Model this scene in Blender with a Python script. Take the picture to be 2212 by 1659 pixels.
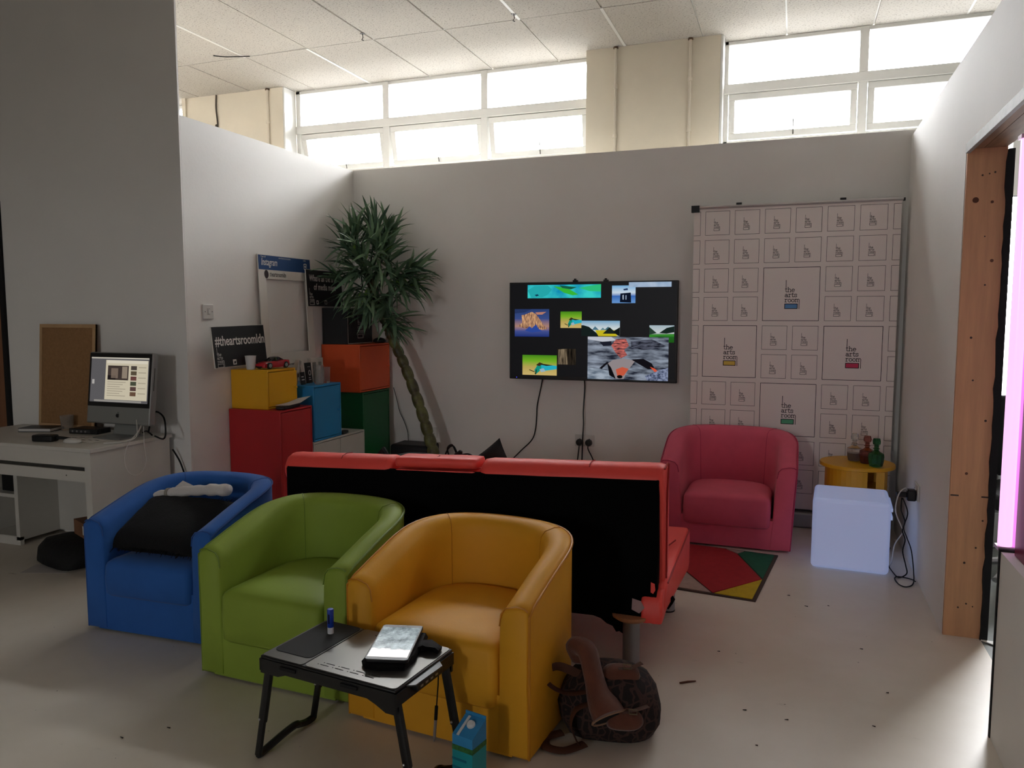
import bpy, bmesh, math, random
from mathutils import Vector, Matrix
random.seed(7)
for o in list(bpy.data.objects): bpy.data.objects.remove(o)
S = bpy.context.scene
COL = S.collection
PI = math.pi
R = math.radians
# ---------------------------------------------------------------- camera, sky, exposure
cam = bpy.data.cameras.new('camera'); camo = bpy.data.objects.new('camera', cam); COL.objects.link(camo)
cam.sensor_fit = 'HORIZONTAL'; cam.sensor_width = 36.0; cam.lens = 36.0*1665/2212; cam.clip_start = 0.02
camo.location = (0, 0, 1.4); camo.rotation_euler = (R(90-5.2), 0, R(20)); S.camera = camo
W = bpy.data.worlds.new('world'); S.world = W; W.use_nodes = True
wb = W.node_tree.nodes['Background']; wn = W.node_tree
# evenly bright hazy sky, duller ground below the horizon
wt_ = wn.nodes.new('ShaderNodeTexCoord'); ws_ = wn.nodes.new('ShaderNodeSeparateXYZ'); wr_ = wn.nodes.new('ShaderNodeValToRGB'); wm_ = wn.nodes.new('ShaderNodeMapRange')
wm_.inputs[1].default_value = -1; wm_.inputs[2].default_value = 1
wn.links.new(wt_.outputs['Generated'], ws_.inputs[0]); wn.links.new(ws_.outputs[2], wm_.inputs[0]); wn.links.new(wm_.outputs[0], wr_.inputs[0]); wn.links.new(wr_.outputs[0], wb.inputs[0])
we_ = wr_.color_ramp.elements; we_[0].position = .47; we_[0].color = (.15, .152, .155, 1); we_[1].position = 1.0; we_[1].color = (.97, .99, 1.0, 1)
e_ = we_.new(.53); e_.color = (.95, .97, 1.0, 1)
wb.inputs[1].default_value = 40.0
S.view_settings.view_transform = 'Standard'; S.view_settings.look = 'None'
S.view_settings.exposure = 0.0; S.view_settings.gamma = 1.0; S.view_settings.use_curve_mapping = False
def portal(loc, rot, sx, sy):
    l = bpy.data.lights.new('sky_portal', 'AREA'); l.shape = 'RECTANGLE'; l.size = sx; l.size_y = sy
    l.cycles.is_portal = True
    o = bpy.data.objects.new('sky_portal', l); COL.objects.link(o); o.location = loc; o.rotation_euler = rot
# window portals (light only passes where the windows and the added rear opening are): rotation makes -Z point into the room
portal((-2.96, 6.28, 2.82), (R(-90), 0, 0), 2.8, 1.22)
portal((-6.9, 6.28, 2.82), (R(-90), 0, 0), 2.8, 1.22)  # portal of the added left window
portal((0.9, 6.28, 2.82), (R(-90), 0, 0), 2.92, 1.22)
portal((1.7, 6.28, 1.45), (R(-90), 0, 0), 1.3, 1.52)
portal((-2.2, -6.28, 2.15), (R(90), 0, 0), .5, 1.1)  # portal of the opening added in the rear wall

# ---------------------------------------------------------------- helpers
def lin(c):
    return tuple(((v/255)/12.92 if v/255 <= .04045 else ((v/255+.055)/1.055)**2.4) for v in c)
MATS = {}
def mat(name, rgb, rough=.6, noise=None, bump=None, metal=0.0, spec=.5, emit=None, emits=1.0, trans=0, ior=1.45, alpha=None, sheen=0, coat=0, sub=0, stretch=None):
    """rgb in sRGB 0-255. noise=(scale, amount), bump=(scale, strength)"""
    if name in MATS: return MATS[name]
    m = bpy.data.materials.new(name); m.use_nodes = True; nt = m.node_tree; b = nt.nodes['Principled BSDF']
    c = lin(rgb); b.inputs['Base Color'].default_value = (*c, 1)
    b.inputs['Roughness'].default_value = rough; b.inputs['Metallic'].default_value = metal
    b.inputs['Specular IOR Level'].default_value = spec; b.inputs['IOR'].default_value = ior
    if trans: b.inputs['Transmission Weight'].default_value = trans
    if sheen: b.inputs['Sheen Weight'].default_value = sheen; b.inputs['Sheen Roughness'].default_value = .5
    if coat: b.inputs['Coat Weight'].default_value = coat
    if emit is not None:
        b.inputs['Emission Color'].default_value = (*lin(emit), 1); b.inputs['Emission Strength'].default_value = emits
    if noise or bump:
        tc = nt.nodes.new('ShaderNodeTexCoord'); vec = tc.outputs['Object']
        if stretch:
            mp = nt.nodes.new('ShaderNodeMapping'); mp.inputs['Scale'].default_value = stretch
            nt.links.new(vec, mp.inputs[0]); vec = mp.outputs[0]
    if noise:
        n = nt.nodes.new('ShaderNodeTexNoise'); n.inputs['Scale'].default_value = noise[0]; n.inputs['Detail'].default_value = 5
        n.inputs['Roughness'].default_value = .6
        nt.links.new(vec, n.inputs['Vector'])
        r = nt.nodes.new('ShaderNodeValToRGB'); r.color_ramp.elements[0].position = .3; r.color_ramp.elements[1].position = .7
        a = noise[1]
        r.color_ramp.elements[0].color = (*[v*(1-a) for v in c], 1); r.color_ramp.elements[1].color = (*[min(1, v*(1+a)) for v in c], 1)
        nt.links.new(n.outputs[0], r.inputs[0]); nt.links.new(r.outputs[0], b.inputs['Base Color'])
    if bump:
        n2 = nt.nodes.new('ShaderNodeTexNoise'); n2.inputs['Scale'].default_value = bump[0]; n2.inputs['Detail'].default_value = 4
        nt.links.new(vec, n2.inputs['Vector'])
        bp = nt.nodes.new('ShaderNodeBump'); bp.inputs['Strength'].default_value = bump[1]; bp.inputs['Distance'].default_value = .01
        nt.links.new(n2.outputs[0], bp.inputs['Height']); nt.links.new(bp.outputs[0], b.inputs['Normal'])
    MATS[name] = m; return m
def emat(name, rgb, s=1.0):
    if name in MATS: return MATS[name]
    m = bpy.data.materials.new(name); m.use_nodes = True; nt = m.node_tree; nt.nodes.clear()
    e = nt.nodes.new('ShaderNodeEmission'); e.inputs[0].default_value = (*lin(rgb), 1); e.inputs[1].default_value = s
    o = nt.nodes.new('ShaderNodeOutputMaterial'); nt.links.new(e.outputs[0], o.inputs[0]); MATS[name] = m; return m

class MB:
    """collects shapes; build() links them as ONE mesh object"""
    def __init__(s): s.v = []; s.f = []; s.mi = []; s.cur = 0
    def add(s, vs, fs):
        k = len(s.v); s.v += [tuple(v) for v in vs]; s.f += [tuple(i+k for i in f) for f in fs]; s.mi += [s.cur]*len(fs); return s
    def box(s, a, b, M=None):
        x0, y0, z0 = a; x1, y1, z1 = b
        vs = [(x0,y0,z0),(x1,y0,z0),(x1,y1,z0),(x0,y1,z0),(x0,y0,z1),(x1,y0,z1),(x1,y1,z1),(x0,y1,z1)]
        if M is not None: vs = [M @ Vector(v) for v in vs]
        return s.add(vs, [(3,2,1,0),(4,5,6,7),(0,1,5,4),(1,2,6,5),(2,3,7,6),(3,0,4,7)])
    def loft(s, rings, cap0=True, cap1=True, closed=True):
        n = len(rings[0]); vs = [p for r in rings for p in r]; fs = []
        for i in range(len(rings)-1):
            for j in range(n if closed else n-1):
                k = (j+1) % n; fs.append((i*n+j, i*n+k, (i+1)*n+k, (i+1)*n+j))
        if cap0: fs.append(tuple(reversed(range(n))))
        if cap1: fs.append(tuple(range((len(rings)-1)*n, len(rings)*n)))
        return s.add(vs, fs)
    def lathe(s, prof, n=24, c=(0,0,0), sx=1, sy=1):
        rings = []
        for r, z in prof:
            rings.append([(c[0]+r*sx*math.cos(2*PI*i/n), c[1]+r*sy*math.sin(2*PI*i/n), c[2]+z) for i in range(n)])
        return s.loft(rings)
    def tube(s, pts, r, n=8, flat=None):
        pts = [Vector(p) for p in pts]; rings = []; up = None
        for i, p in enumerate(pts):
            t = (pts[min(i+1, len(pts)-1)]-pts[max(i-1, 0)]).normalized()
            if up is None:
                up = Vector((0,0,1)) if abs(t.z) < .9 else Vector((0,1,0))
            up = (up - t*up.dot(t)).normalized(); sd = t.cross(up)
            rr = r[i] if isinstance(r, (list, tuple)) else r
            fx = 1 if flat is None else flat
            rings.append([p + sd*(rr*math.cos(2*PI*k/n)) + up*(rr*fx*math.sin(2*PI*k/n)) for k in range(n)])
        return s.loft(rings)
    def prism(s, poly, z0, z1, M=None):
        n = len(poly); vs = [(x, y, z0) for x, y in poly]+[(x, y, z1) for x, y in poly]
        if M is not None: vs = [M @ Vector(v) for v in vs]
        return s.add(vs, [tuple(reversed(range(n))), tuple(range(n, 2*n))]+[(i, (i+1) % n, n+(i+1) % n, n+i) for i in range(n)])
    def poly(s, pts): return s.add(pts, [tuple(range(len(pts)))])
    def mesh(s, name, mats):
        me = bpy.data.meshes.new(name); me.from_pydata(s.v, [], s.f); me.update()
        if not isinstance(mats, (list, tuple)): mats = [mats]
        for m in mats: me.materials.append(m)
        if len(mats) > 1: me.polygons.foreach_set('material_index', s.mi)
        return me
    def build(s, name, mats, parent=None, smooth=False, bevel=0, loc=None, rot=None, seg=2, sub=0, fix=True, ang=None):
        me = s.mesh(name, mats)
        if fix:
            bm = bmesh.new(); bm.from_mesh(me); bmesh.ops.recalc_face_normals(bm, faces=bm.faces); bm.to_mesh(me); bm.free()
        o = bpy.data.objects.new(name, me); COL.objects.link(o)
        if parent: o.parent = parent
        if loc is not None: o.location = loc
        if rot is not None: o.rotation_euler = rot
        if bevel:
            md = o.modifiers.new('bevel', 'BEVEL'); md.width = bevel; md.segments = seg; md.limit_method = 'ANGLE'; md.angle_limit = R(40)
        if sub:
            md = o.modifiers.new('sub', 'SUBSURF'); md.levels = sub; md.render_levels = sub
        if smooth or bevel:
            me.polygons.foreach_set('use_smooth', [True]*len(me.polygons))
            if not sub:
                try: me.set_sharp_from_angle(angle=R(ang or 38))
                except Exception: pass
        return o
def rbox(a, b, r, n=4):
    """plan rounded-rectangle prism (vertical edges rounded)"""
    x0, y0, z0 = a; x1, y1, z1 = b
    return MB().prism(rrect(x0, y0, x1, y1, r, n), z0, z1)
def rrect(x0, y0, x1, y1, r, n=4):
    p = []
    for cx, cy, a0 in ((x1-r, y1-r, 0), (x0+r, y1-r, 90), (x0+r, y0+r, 180), (x1-r, y0+r, 270)):
        for i in range(n+1):
            a = R(a0+90*i/n); p.append((cx+r*math.cos(a), cy+r*math.sin(a)))
    return p
def tag(o, label, cat, group=None):
    o['label'] = label; o['category'] = cat
    if group: o['group'] = group
    return o
def thing(name, label, cat, loc=(0,0,0), rotz=0, group=None, M=None):
    o = bpy.data.objects.new(name, None); COL.objects.link(o); o.empty_display_size = .05
    if M is not None: o.matrix_world = M
    else: o.location = loc; o.rotation_euler = (0, 0, rotz)
    return tag(o, label, cat, group)
def struct(o): o['kind'] = 'structure'; return o
def face(origin, xd, yd):
    xd = Vector(xd).normalized(); yd = Vector(yd); yd = (yd-xd*yd.dot(xd)).normalized(); zd = xd.cross(yd)
    M = Matrix.Identity(4)
    for i in range(3):
        M[i][0] = xd[i]; M[i][1] = yd[i]; M[i][2] = zd[i]; M[i][3] = origin[i]
    return M
def share(o, parent, loc=(0,0,0), rot=(0,0,0), scale=(1,1,1)):
    c = o.copy(); COL.objects.link(c); c.parent = parent; c.location = loc; c.rotation_euler = rot; c.scale = scale; return c
def spline(pts, n=8):
    pts = [Vector(p) for p in pts]; out = []
    for i in range(len(pts)-1):
        p0 = pts[max(i-1, 0)]; p1 = pts[i]; p2 = pts[i+1]; p3 = pts[min(i+2, len(pts)-1)]
        for k in range(n):
            t = k/n
            out.append(.5*((2*p1)+(p2-p0)*t+(2*p0-5*p1+4*p2-p3)*t*t+(3*p1-p0-3*p2+p3)*t**3))
    out.append(pts[-1]); return out
def cable(pts, r, n=8, name='cable', m=None, parent=None):
    return MB().tube(spline(pts, n), r, 6).build(name, m, parent, smooth=True)
def text_part(txt, size, m, parent, loc, sx=1.0, name='lettering', bold=0.0, align='LEFT', shear=0.0, rot=None):
    cu = bpy.data.curves.new(name, 'FONT'); cu.body = txt; cu.size = size; cu.align_x = align; cu.offset = bold; cu.shear = shear
    cu.resolution_u = 3
    t = bpy.data.objects.new(name, cu); COL.objects.link(t)
    me = bpy.data.meshes.new_from_object(t.evaluated_get(bpy.context.evaluated_depsgraph_get()))
    bpy.data.objects.remove(t); me.materials.clear(); me.materials.append(m)
    o = bpy.data.objects.new(name, me); COL.objects.link(o); o.parent = parent; o.location = loc; o.scale = (sx, 1, 1)
    if rot: o.rotation_euler = rot
    return o
# slab-serif stroke letters, x-height 1
def stroke(mb, pts, w, z=0.0):
    pts = [Vector((p[0], p[1])) for p in pts]
    for a, b in zip(pts, pts[1:]):
        d = (b-a); L = d.length
        if L < 1e-6: continue
        d /= L; n = Vector((-d.y, d.x))*w/2; e = d*w*.25
        a2, b2 = a-e, b+e
        mb.add([(*(a2-n), z), (*(b2-n), z), (*(b2+n), z), (*(a2+n), z)], [(0, 1, 2, 3)])
def arc(cx, cy, rx, ry, a0, a1, n=8): return [(cx+rx*math.cos(R(a0+(a1-a0)*i/n)), cy+ry*math.sin(R(a0+(a1-a0)*i/n))) for i in range(n+1)]
GL = {
 't': (.85, [[(.3, 1.35), (.3, .25)], arc(.52, .22, .22, .2, 180, 330), [(.02, 1), (.75, 1)]]),
 'T': (.85, [[(.3, 3.9), (.3, .25)], arc(.52, .22, .22, .2, 180, 330), [(.02, 1), (.75, 1)]]),
 'h': (1.25, [[(.22, 1.55), (.22, .03)], [(.02, 1.52), (.22, 1.52)], [(.02, .03), (.45, .03)], arc(.58, .62, .36, .38, 160, 0), [(.94, .62), (.94, .03)], [(.75, .03), (1.16, .03)]]),
 'e': (1.1, [[(.1, .55), (.95, .55)], arc(.52, .5, .43, .48, 5, 320, 14)]),
 'a': (1.15, [arc(.45, .68, .32, .3, 160, 0), [(.77, .68), (.77, .12)], [(.77, .04), (1.02, .04)], arc(.42, .3, .34, .27, 0, 360, 12)]),
 'r': (1.0, [[(.25, .97), (.25, .03)], [(.03, .97), (.25, .97)], [(.03, .03), (.58, .03)], arc(.62, .6, .36, .36, 170, 50)]),
 's': (.95, [arc(.45, .74, .33, .24, 20, 250), arc(.45, .26, .36, .25, 70, -160), [(.77, .95), (.77, .7)], [(.1, .05), (.1, .3)]]),
 'o': (1.1, [arc(.52, .5, .43, .48, 0, 360, 16)]),
 'M': (1.75, [[(.22, .97), (.22, .03)], [(.02, .97), (.22, .97)], [(.02, .03), (.42, .03)], arc(.52, .62, .3, .36, 160, 0), [(.82, .62), (.82, .03)], [(.68, .03), (1.0, .03)], arc(1.12, .62, .3, .36, 170, 0), [(1.42, .62), (1.42, -2.25)]]),
}
def logo_mesh(mb, x, y, u, w=.17, rect=True, z=0.0):
    """x,y = left end of the 'the' baseline; u = x-height; long t stem, m's leg runs down beside the block"""
    m2 = MB(); m2.cur = mb.cur
    for row, word in enumerate(('The', 'arts', 'rooM')):
        cx = 0; cy = -1.68*row
        for ch in word:
            adv, st = GL[ch]
            for p in st: stroke(m2, [(cx+a, cy+b) for a, b in p], w)
            cx += adv*.98
    if rect:
        yb = -3.36
        stroke(m2, [(.05, yb-.6), (4.0, yb-.6), (4.0, yb-2.15), (.05, yb-2.15), (.05, yb-.6)], w*1.2)
    mb.add([(x+v[0]*u, y+v[1]*u, z) for v in m2.v], m2.f)
# ---------------------------------------------------------------- materials of the shell
M_wall = mat('partition_paint', (234, 231, 226), .75, noise=(1.3, .03), bump=(60, .06))
M_cream = mat('cream_gloss_paint', (226, 216, 196), .5, noise=(2, .05), bump=(14, .12))
M_white = mat('white_gloss_paint', (232, 231, 226), .4, noise=(3, .03))
M_black = mat('black_plastic', (16, 16, 17), .45)
M_dark = mat('matt_black', (10, 10, 11), .8)
M_pine = mat('pine_board', (196, 148, 106), .6, noise=(5, .14), bump=(30, .08), stretch=(6, 6, .5))
M_ply = mat('plank_soffit', (150, 118, 90), .65, noise=(6, .25), stretch=(6, .8, 6))
M_grey = mat('grey_floor_paint', (118, 122, 118), .5, noise=(2, .25))
M_metal = mat('brushed_metal', (165, 165, 168), .35, metal=.9)
# floor: worn white paint with grubby patches, scuffs and specks
m = bpy.data.materials.new('worn_floor_paint'); m.use_nodes = True; nt = m.node_tree; b = nt.nodes['Principled BSDF']
tc = nt.nodes.new('ShaderNodeTexCoord')
def noise(sc, det=6, ro=.6, st=None):
    n = nt.nodes.new('ShaderNodeTexNoise'); n.inputs['Scale'].default_value = sc; n.inputs['Detail'].default_value = det; n.inputs['Roughness'].default_value = ro
    if st:
        mp = nt.nodes.new('ShaderNodeMapping'); mp.inputs['Scale'].default_value = st; mp.inputs['Rotation'].default_value = (0, 0, .5)
        nt.links.new(tc.outputs['Object'], mp.inputs[0]); nt.links.new(mp.outputs[0], n.inputs['Vector'])
    else: nt.links.new(tc.outputs['Object'], n.inputs['Vector'])
    return n.outputs[0]
def ramp(inp, p0, p1, c0, c1):
    r = nt.nodes.new('ShaderNodeValToRGB'); e = r.color_ramp.elements; e[0].position = p0; e[1].position = p1; e[0].color = (*c0, 1); e[1].color = (*c1, 1)
    nt.links.new(inp, r.inputs[0]); return r.outputs[0]
def mixc(f, a, bb, mode='MIX'):
    x = nt.nodes.new('ShaderNodeMix'); x.data_type = 'RGBA'; x.blend_type = mode
    for s, v in ((x.inputs[0], f), (x.inputs[6], a), (x.inputs[7], bb)):
        if isinstance(v, (int, float)): s.default_value = v
        elif isinstance(v, tuple): s.default_value = (*v, 1)
        else: nt.links.new(v, s)
    return x.outputs[2]
base = ramp(noise(.9), .35, .7, lin((214, 202, 186)), lin((234, 226, 214)))
scuff = ramp(noise(5, 8, .75, (1, 2.6, 1)), .62, .72, (0, 0, 0), (1, 1, 1))
zone = ramp(noise(.55, 3), .5, .62, (0, 0, 0), (1, 1, 1))
both = mixc(1.0, scuff, zone, 'MULTIPLY')
c = mixc(both, base, lin((128, 116, 98)))
speck = ramp(noise(46, 2, .5), .76, .78, (0, 0, 0), (1, 1, 1))
c = mixc(mixc(1.0, speck, (.7, .7, .7), 'MULTIPLY'), c, lin((60, 50, 42)))
nt.links.new(c, b.inputs['Base Color'])
b.inputs['Roughness'].default_value = .42
bp = nt.nodes.new('ShaderNodeBump'); bp.inputs['Strength'].default_value = .12; bp.inputs['Distance'].default_value = .01
nt.links.new(noise(7, 5), bp.inputs['Height']); nt.links.new(bp.outputs[0], b.inputs['Normal'])
M_floor = m
# ceiling tile: fissured mineral fibre
m = bpy.data.materials.new('mineral_tile'); m.use_nodes = True; nt = m.node_tree; b = nt.nodes['Principled BSDF']; tc = nt.nodes.new('ShaderNodeTexCoord')
fis = ramp(noise(75, 2, .55, (1, 1.5, 1)), .33, .40, lin((128, 121, 110)), lin((198, 193, 184)))
nt.links.new(fis, b.inputs['Base Color']); b.inputs['Roughness'].default_value = .9
bp = nt.nodes.new('ShaderNodeBump'); bp.inputs['Strength'].default_value = .5; bp.inputs['Distance'].default_value = .008
nt.links.new(noise(75, 2, .55, (1, 1.5, 1)), bp.inputs['Height']); nt.links.new(bp.outputs[0], b.inputs['Normal'])
M_tile = m
# pane: thin clear sheet
m = bpy.data.materials.new('window_glass'); m.use_nodes = True; nt = m.node_tree; nt.nodes.clear()
tr = nt.nodes.new('ShaderNodeBsdfTransparent'); gl = nt.nodes.new('ShaderNodeBsdfGlossy'); gl.inputs['Roughness'].default_value = .02
fr = nt.nodes.new('ShaderNodeFresnel'); fr.inputs[0].default_value = 1.35; mx = nt.nodes.new('ShaderNodeMixShader'); out = nt.nodes.new('ShaderNodeOutputMaterial')
nt.links.new(fr.outputs[0], mx.inputs[0]); nt.links.new(tr.outputs[0], mx.inputs[1]); nt.links.new(gl.outputs[0], mx.inputs[2]); nt.links.new(mx.outputs[0], out.inputs[0])
M_glass = m

# ---------------------------------------------------------------- the shell
XL, XR, YB, CZ = -3.34, 0.655, 5.47, 3.43          # left wall, right wall, TV wall, ceiling
struct(MB().box((-9, -6.3, -.1), (.80, 6.3, 0)).build('floor', M_floor))
struct(MB().box((.802, -6.3, -.1), (6, 6.3, -.004)).build('floor', M_grey))
ceil = struct(MB().box((-9, -6.3, CZ+.022), (6, 6.3, CZ+.12)).build('ceiling', mat('ceiling_void', (214, 208, 198), .9)))
gx = [-.11+.578*k for k in range(-11, 5)]; gy = [4.07, 5.225, 6.2]
tm = {}
for j in range(2):
    d = gy[j+1]-gy[j]
    for i in range(len(gx)-1):
        z = CZ+random.uniform(-.001, .002)
        if j not in tm:
            t = MB().box((.006, .006, 0), (.572, d-.006, .018)).build('ceiling_tile', M_tile, ceil); tm[j] = t
        else: t = share(tm[j], ceil)
        t.location = (gx[i], gy[j], z); t.rotation_euler = (random.uniform(-.002, .002), random.uniform(-.004, .004), 0)
gb = None
for i in range(len(gx)):
    for j in range(2):
        if gb is None:
            gb = MB().box((-.010, 0, 0), (.010, 1, .01)).build('grid_bar', M_white, ceil); q = gb
        else: q = share(gb, ceil)
        q.location = (gx[i]-.003, gy[j], CZ+.0105 if (i*3+j) % 4 else CZ-.003); q.scale = (1, gy[j+1]-gy[j], 1)
q = MB().box((gx[0], -.011, 0), (gx[-1], .004, .008)).build('grid_bar', mat('grid_shadow', (92, 84, 72), .8), ceil); q.location = (0, 5.225, CZ+.008)  # dark strip beside the white bar, joint shadow put into its colour
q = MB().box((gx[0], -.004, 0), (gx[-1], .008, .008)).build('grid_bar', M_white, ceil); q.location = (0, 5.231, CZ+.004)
# rest of the tiled ceiling behind the camera's view
struct(MB().box((-9, -6.2, CZ), (5.9, 4.06, CZ+.02)).build('ceiling', M_tile))
# partitions
struct(MB().box((XL-.1, YB, 0), (XR+.145, YB+.09, 2.54)).build('wall_back', M_wall))
struct(MB().box((XL-.1, 3.613, 0), (XL, YB-.001, 2.535)).build('wall_left', M_wall))
struct(MB().box((-4.80, 3.6, 0), (XL, 3.612, CZ)).build('wall_front', M_wall))
# right partition with its doorway (y 2.84 .. 3.715, head at 2.08)
wr = struct(MB().box((XR, 3.735, 0), (XR+.145, YB-.001, 2.50)).box((XR, 1.0, 2.10), (XR+.145, 3.735, 2.50)).build('wall_right', M_wall))
nr = struct(MB().box((XR, .9, 0), (XR+.09, 2.832, .632)).build('wall_right', M_wall))
MB().box((XR-.004, 2.832, 0), (XR+.094, 2.846, .64)).build('edge_strip', M_dark, nr)
mred = mat('dark_red_panel', (120, 22, 52), .35)
MB().box((XR+.03, .9, .634), (XR+.05, 2.80, 2.08)).build('panel', mred, nr)
# pine lining of the doorway
tj = struct(MB().box((XR+.002, 3.715, 0), (XR+.147, 3.734, 2.08)).build('trim_1', M_pine))
knots = mat('pine_knot', (92, 52, 30), .6); nails = mat('nail_head', (52, 34, 24), .5)
random.seed(3)
for kx, kz, kr in ((.03, 1.87, .012), (.09, 1.86, .006), (.06, .33, .005), (.10, .40, .004), (.05, .72, .006), (.11, .95, .005), (.04, 1.30, .005), (.08, 1.52, .004), (.10, 1.62, .007), (.055, 1.12, .004), (.075, .15, .004), (.045, .13, .004), (.1, .14, .003), (.12, .52, .004), (.07, 1.72, .003), (.05, 1.97, .004), (.075, 1.975, .003), (.095, 1.98, .004)):
    MB().lathe([(kr, 0), (kr*.9, .0015)], 10).build('knot' if kr > .005 else 'nail', knots if kr > .005 else nails, tj, loc=(XR+kx+.01, 3.715, kz), rot=(R(90), 0, 0))
for z in (.62,):
    MB().box((XR+.004, 3.7135, z), (XR+.035, 3.716, z+.006)).box((XR+.12, 3.7135, z), (XR+.147, 3.716, z+.006)).build('saw_mark', nails, tj)
pts = [(XR+.147, 0)]
for k in range(41): pts.append((XR+.143+random.uniform(-.004, .004), 2.07*k/40))
pts += [(XR+.170, 2.07), (XR+.170, 0)]
mm = MB().prism(pts[1:], 0, .012, face((0, 3.7135, 0), (1, 0, 0), (0, 0, 1)))
struct(mm.build('trim_2', M_dark))
head = struct(MB().box((XR+.012, 1.0, 2.081), (XR+.06, 3.73, 2.099)).box((XR+.062, 1.0, 2.081), (XR+.147, 3.73, 2.099)).build('trim_3', M_ply))
struct(MB().box((XR-.006, 1.0, 2.062), (XR+.010, 3.716, 2.10)).build('trim_4', mat('grey_edge_paint', (170, 172, 166), .6, noise=(30, .12))))
# loose floor edging under the doorway
struct(MB().prism([(XR+.145, 3.70), (XR+.2, 3.70), (XR+.27, 3.66), (XR+.19, 3.655)], 0, .004).build('trim_5', M_white))
# outer wall with windows
YW = 6.0
wo = MB()
wo.box((-9, YW, 0), (-8.3, 6.42, CZ)).box((-5.5, YW, 0), (-4.38, 6.42, CZ)).box((-8.3, YW, 0), (-5.5, 6.42, 2.2)).box((-1.57, YW, 0), (-.56, 6.42, CZ)).box((2.35, YW, 0), (6, 6.42, CZ)).box((-4.38, YW, 0), (-1.57, 6.42, 2.2)).box((-.56, YW, 0), (1.05, 6.42, 2.2)).box((1.05, YW, 0), (2.35, 6.42, .68))  # unseen wall below the windows, sills raised to cut light bounced onto the ceiling
wow = struct(wo.build('wall_window', M_cream))
def window(n, x0, x1, zs, opens, low=None):
    w = bpy.data.objects.new('window_%d' % n, None); COL.objects.link(w); struct(w); w.location = (x0, 6.2, 0)
    L = x1-x0; fr = MB()
    Y0, Y1 = -.03, .04
    t = .035
    fr.box((0, Y0, zs), (t*1.3, Y1, CZ-.002)).box((L-t*1.3, Y0, zs), (L, Y1, CZ-.002)).box((0, Y0, CZ-.03), (L, Y1, CZ-.002)).box((0, Y0, zs), (L, Y1, zs+.05))
    fr.box((0, Y0-.01, 3.045), (L, Y1, 3.115)).box((0, Y0, 2.64), (L, Y1, 2.70))
    bw = L/3
    if low: fr.box((1.61, Y0, low), (1.65, Y1, zs)).box((L-t*1.3, Y0, low), (L, Y1, zs)).box((1.61, Y0, low), (L, Y1, low+.05))
    for k in (1, 2): fr.box((k*bw-.03, Y0-.005, zs), (k*bw+.03, Y1, CZ-.002))
    fr.build('window_frame', M_white, w, bevel=.004)
    for k in range(3):
        a, b_ = k*bw+.03+(0.016 if k == 0 else 0), (k+1)*bw-.03-(0.016 if k == 2 else 0)
        MB().box((a, .0, 3.112), (b_, .006, CZ-.03)).build('pane', M_glass, w)
        MB().box((a, .0, zs+.05), (b_, .006, 2.645)).build('pane', M_glass, w)
        if low and k == 2: MB().box((1.65, .0, low+.05), (L-.04, .006, zs+.002)).build('pane', M_glass, w)
        sh = bpy.data.objects.new('sash', None); COL.objects.link(sh); sh.parent = w
        sh.location = (a, -.005, 3.045); sh.rotation_euler = (R(opens), 0, 0)
        ww = b_-a; hh = .335; f = .048
        MB().box((.004, -.02, -f), (ww-.004, .02, -.002)).box((.004, -.02, -hh), (ww-.004, .02, -hh+f)).box((.004, -.02, -hh+f), (f, .02, -f)).box((ww-f, -.02, -hh+f), (ww-.004, .02, -f)).build('sash_frame', M_white, sh, bevel=.003)
        MB().box((f, 0, -hh+f), (ww-f, .005, -f)).build('pane', M_glass, sh)
        st = MB(); st.box((.002, -.004, -.004), (.005, .004, 0))
        st = MB()
        for q in (.34, .66): st.box((f+(ww-2*f)*q-.0025, .002, -f-.045), (f+(ww-2*f)*q+.0025, .009, -f))
        st.tube([(ww*.52, -.03, -hh+.01), (ww*.52, -.035, -hh+.12)], .004, 6)
        st.build('stay', mat('stay_metal', (90, 86, 80), .5), sh)
    # faint wires outside
    return w
window(1, -4.36, -1.56, 2.2, 11)
window(2, -.56, 2.36, 2.2, 2, low=.68)
window(3, -8.3, -5.5, 2.2, 3)  # unseen window, added to brighten the left part of the ceiling
# reveal linings, white
struct(MB().box((-4.379, YW+.002, 2.6), (-4.362, 6.17, CZ-.003)).build('trim_6', M_white))
struct(MB().box((-.559, YW+.002, 2.6), (-.562+.02, 6.17, CZ-.003)).build('trim_7', M_white))
# pipes and wires on the outer wall
mp_ = mat('painted_pipe', (222, 212, 194), .45)
for nm, x in (('first surface pipe on the cream pier beside the left window, nearer it', -1.337), ('second surface pipe on the cream pier, next to the right window', -.777), ('thin surface pipe on the cream wall left of the windows', -4.534)):
    p = thing('wall_pipe', nm, 'pipe', (x, YW-.012, 0), group='surface pipes on the outer wall')
    MB().tube([(0, 0, 0.01), (0, 0, CZ-.004)], .011, 10).build('pipe_run', mp_, p, smooth=True)
    for z in (2.75, 3.12): MB().tube([(0, 0, z), (0, 0, z+.025)], .017, 10).build('saddle_clip', mp_, p, smooth=True)
    MB().lathe([(.02, 0), (.018, .012)], 12).build('ceiling_collar', mat('rust', (96, 74, 56), .8), p, loc=(0, 0, CZ-.016))
tag(cable([(-5.112, YW-.01, 0.02), (-5.11, YW-.009, 2.9), (-5.125, YW-.012, 3.05), (-5.10, YW-.01, 3.15), (-5.112, YW-.01, 3.3), (-5.105, YW-.01, CZ-.005)], .007, m=mat('old_wire', (70, 60, 48), .7), name='hanging_wire'), 'dark wire running down the cream wall left of the windows', 'wire')
struct(MB().box((-5.5, YW-.02, 0), (-5.46, YW-.001, CZ-.003)).build('trim_8', M_cream))
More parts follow.
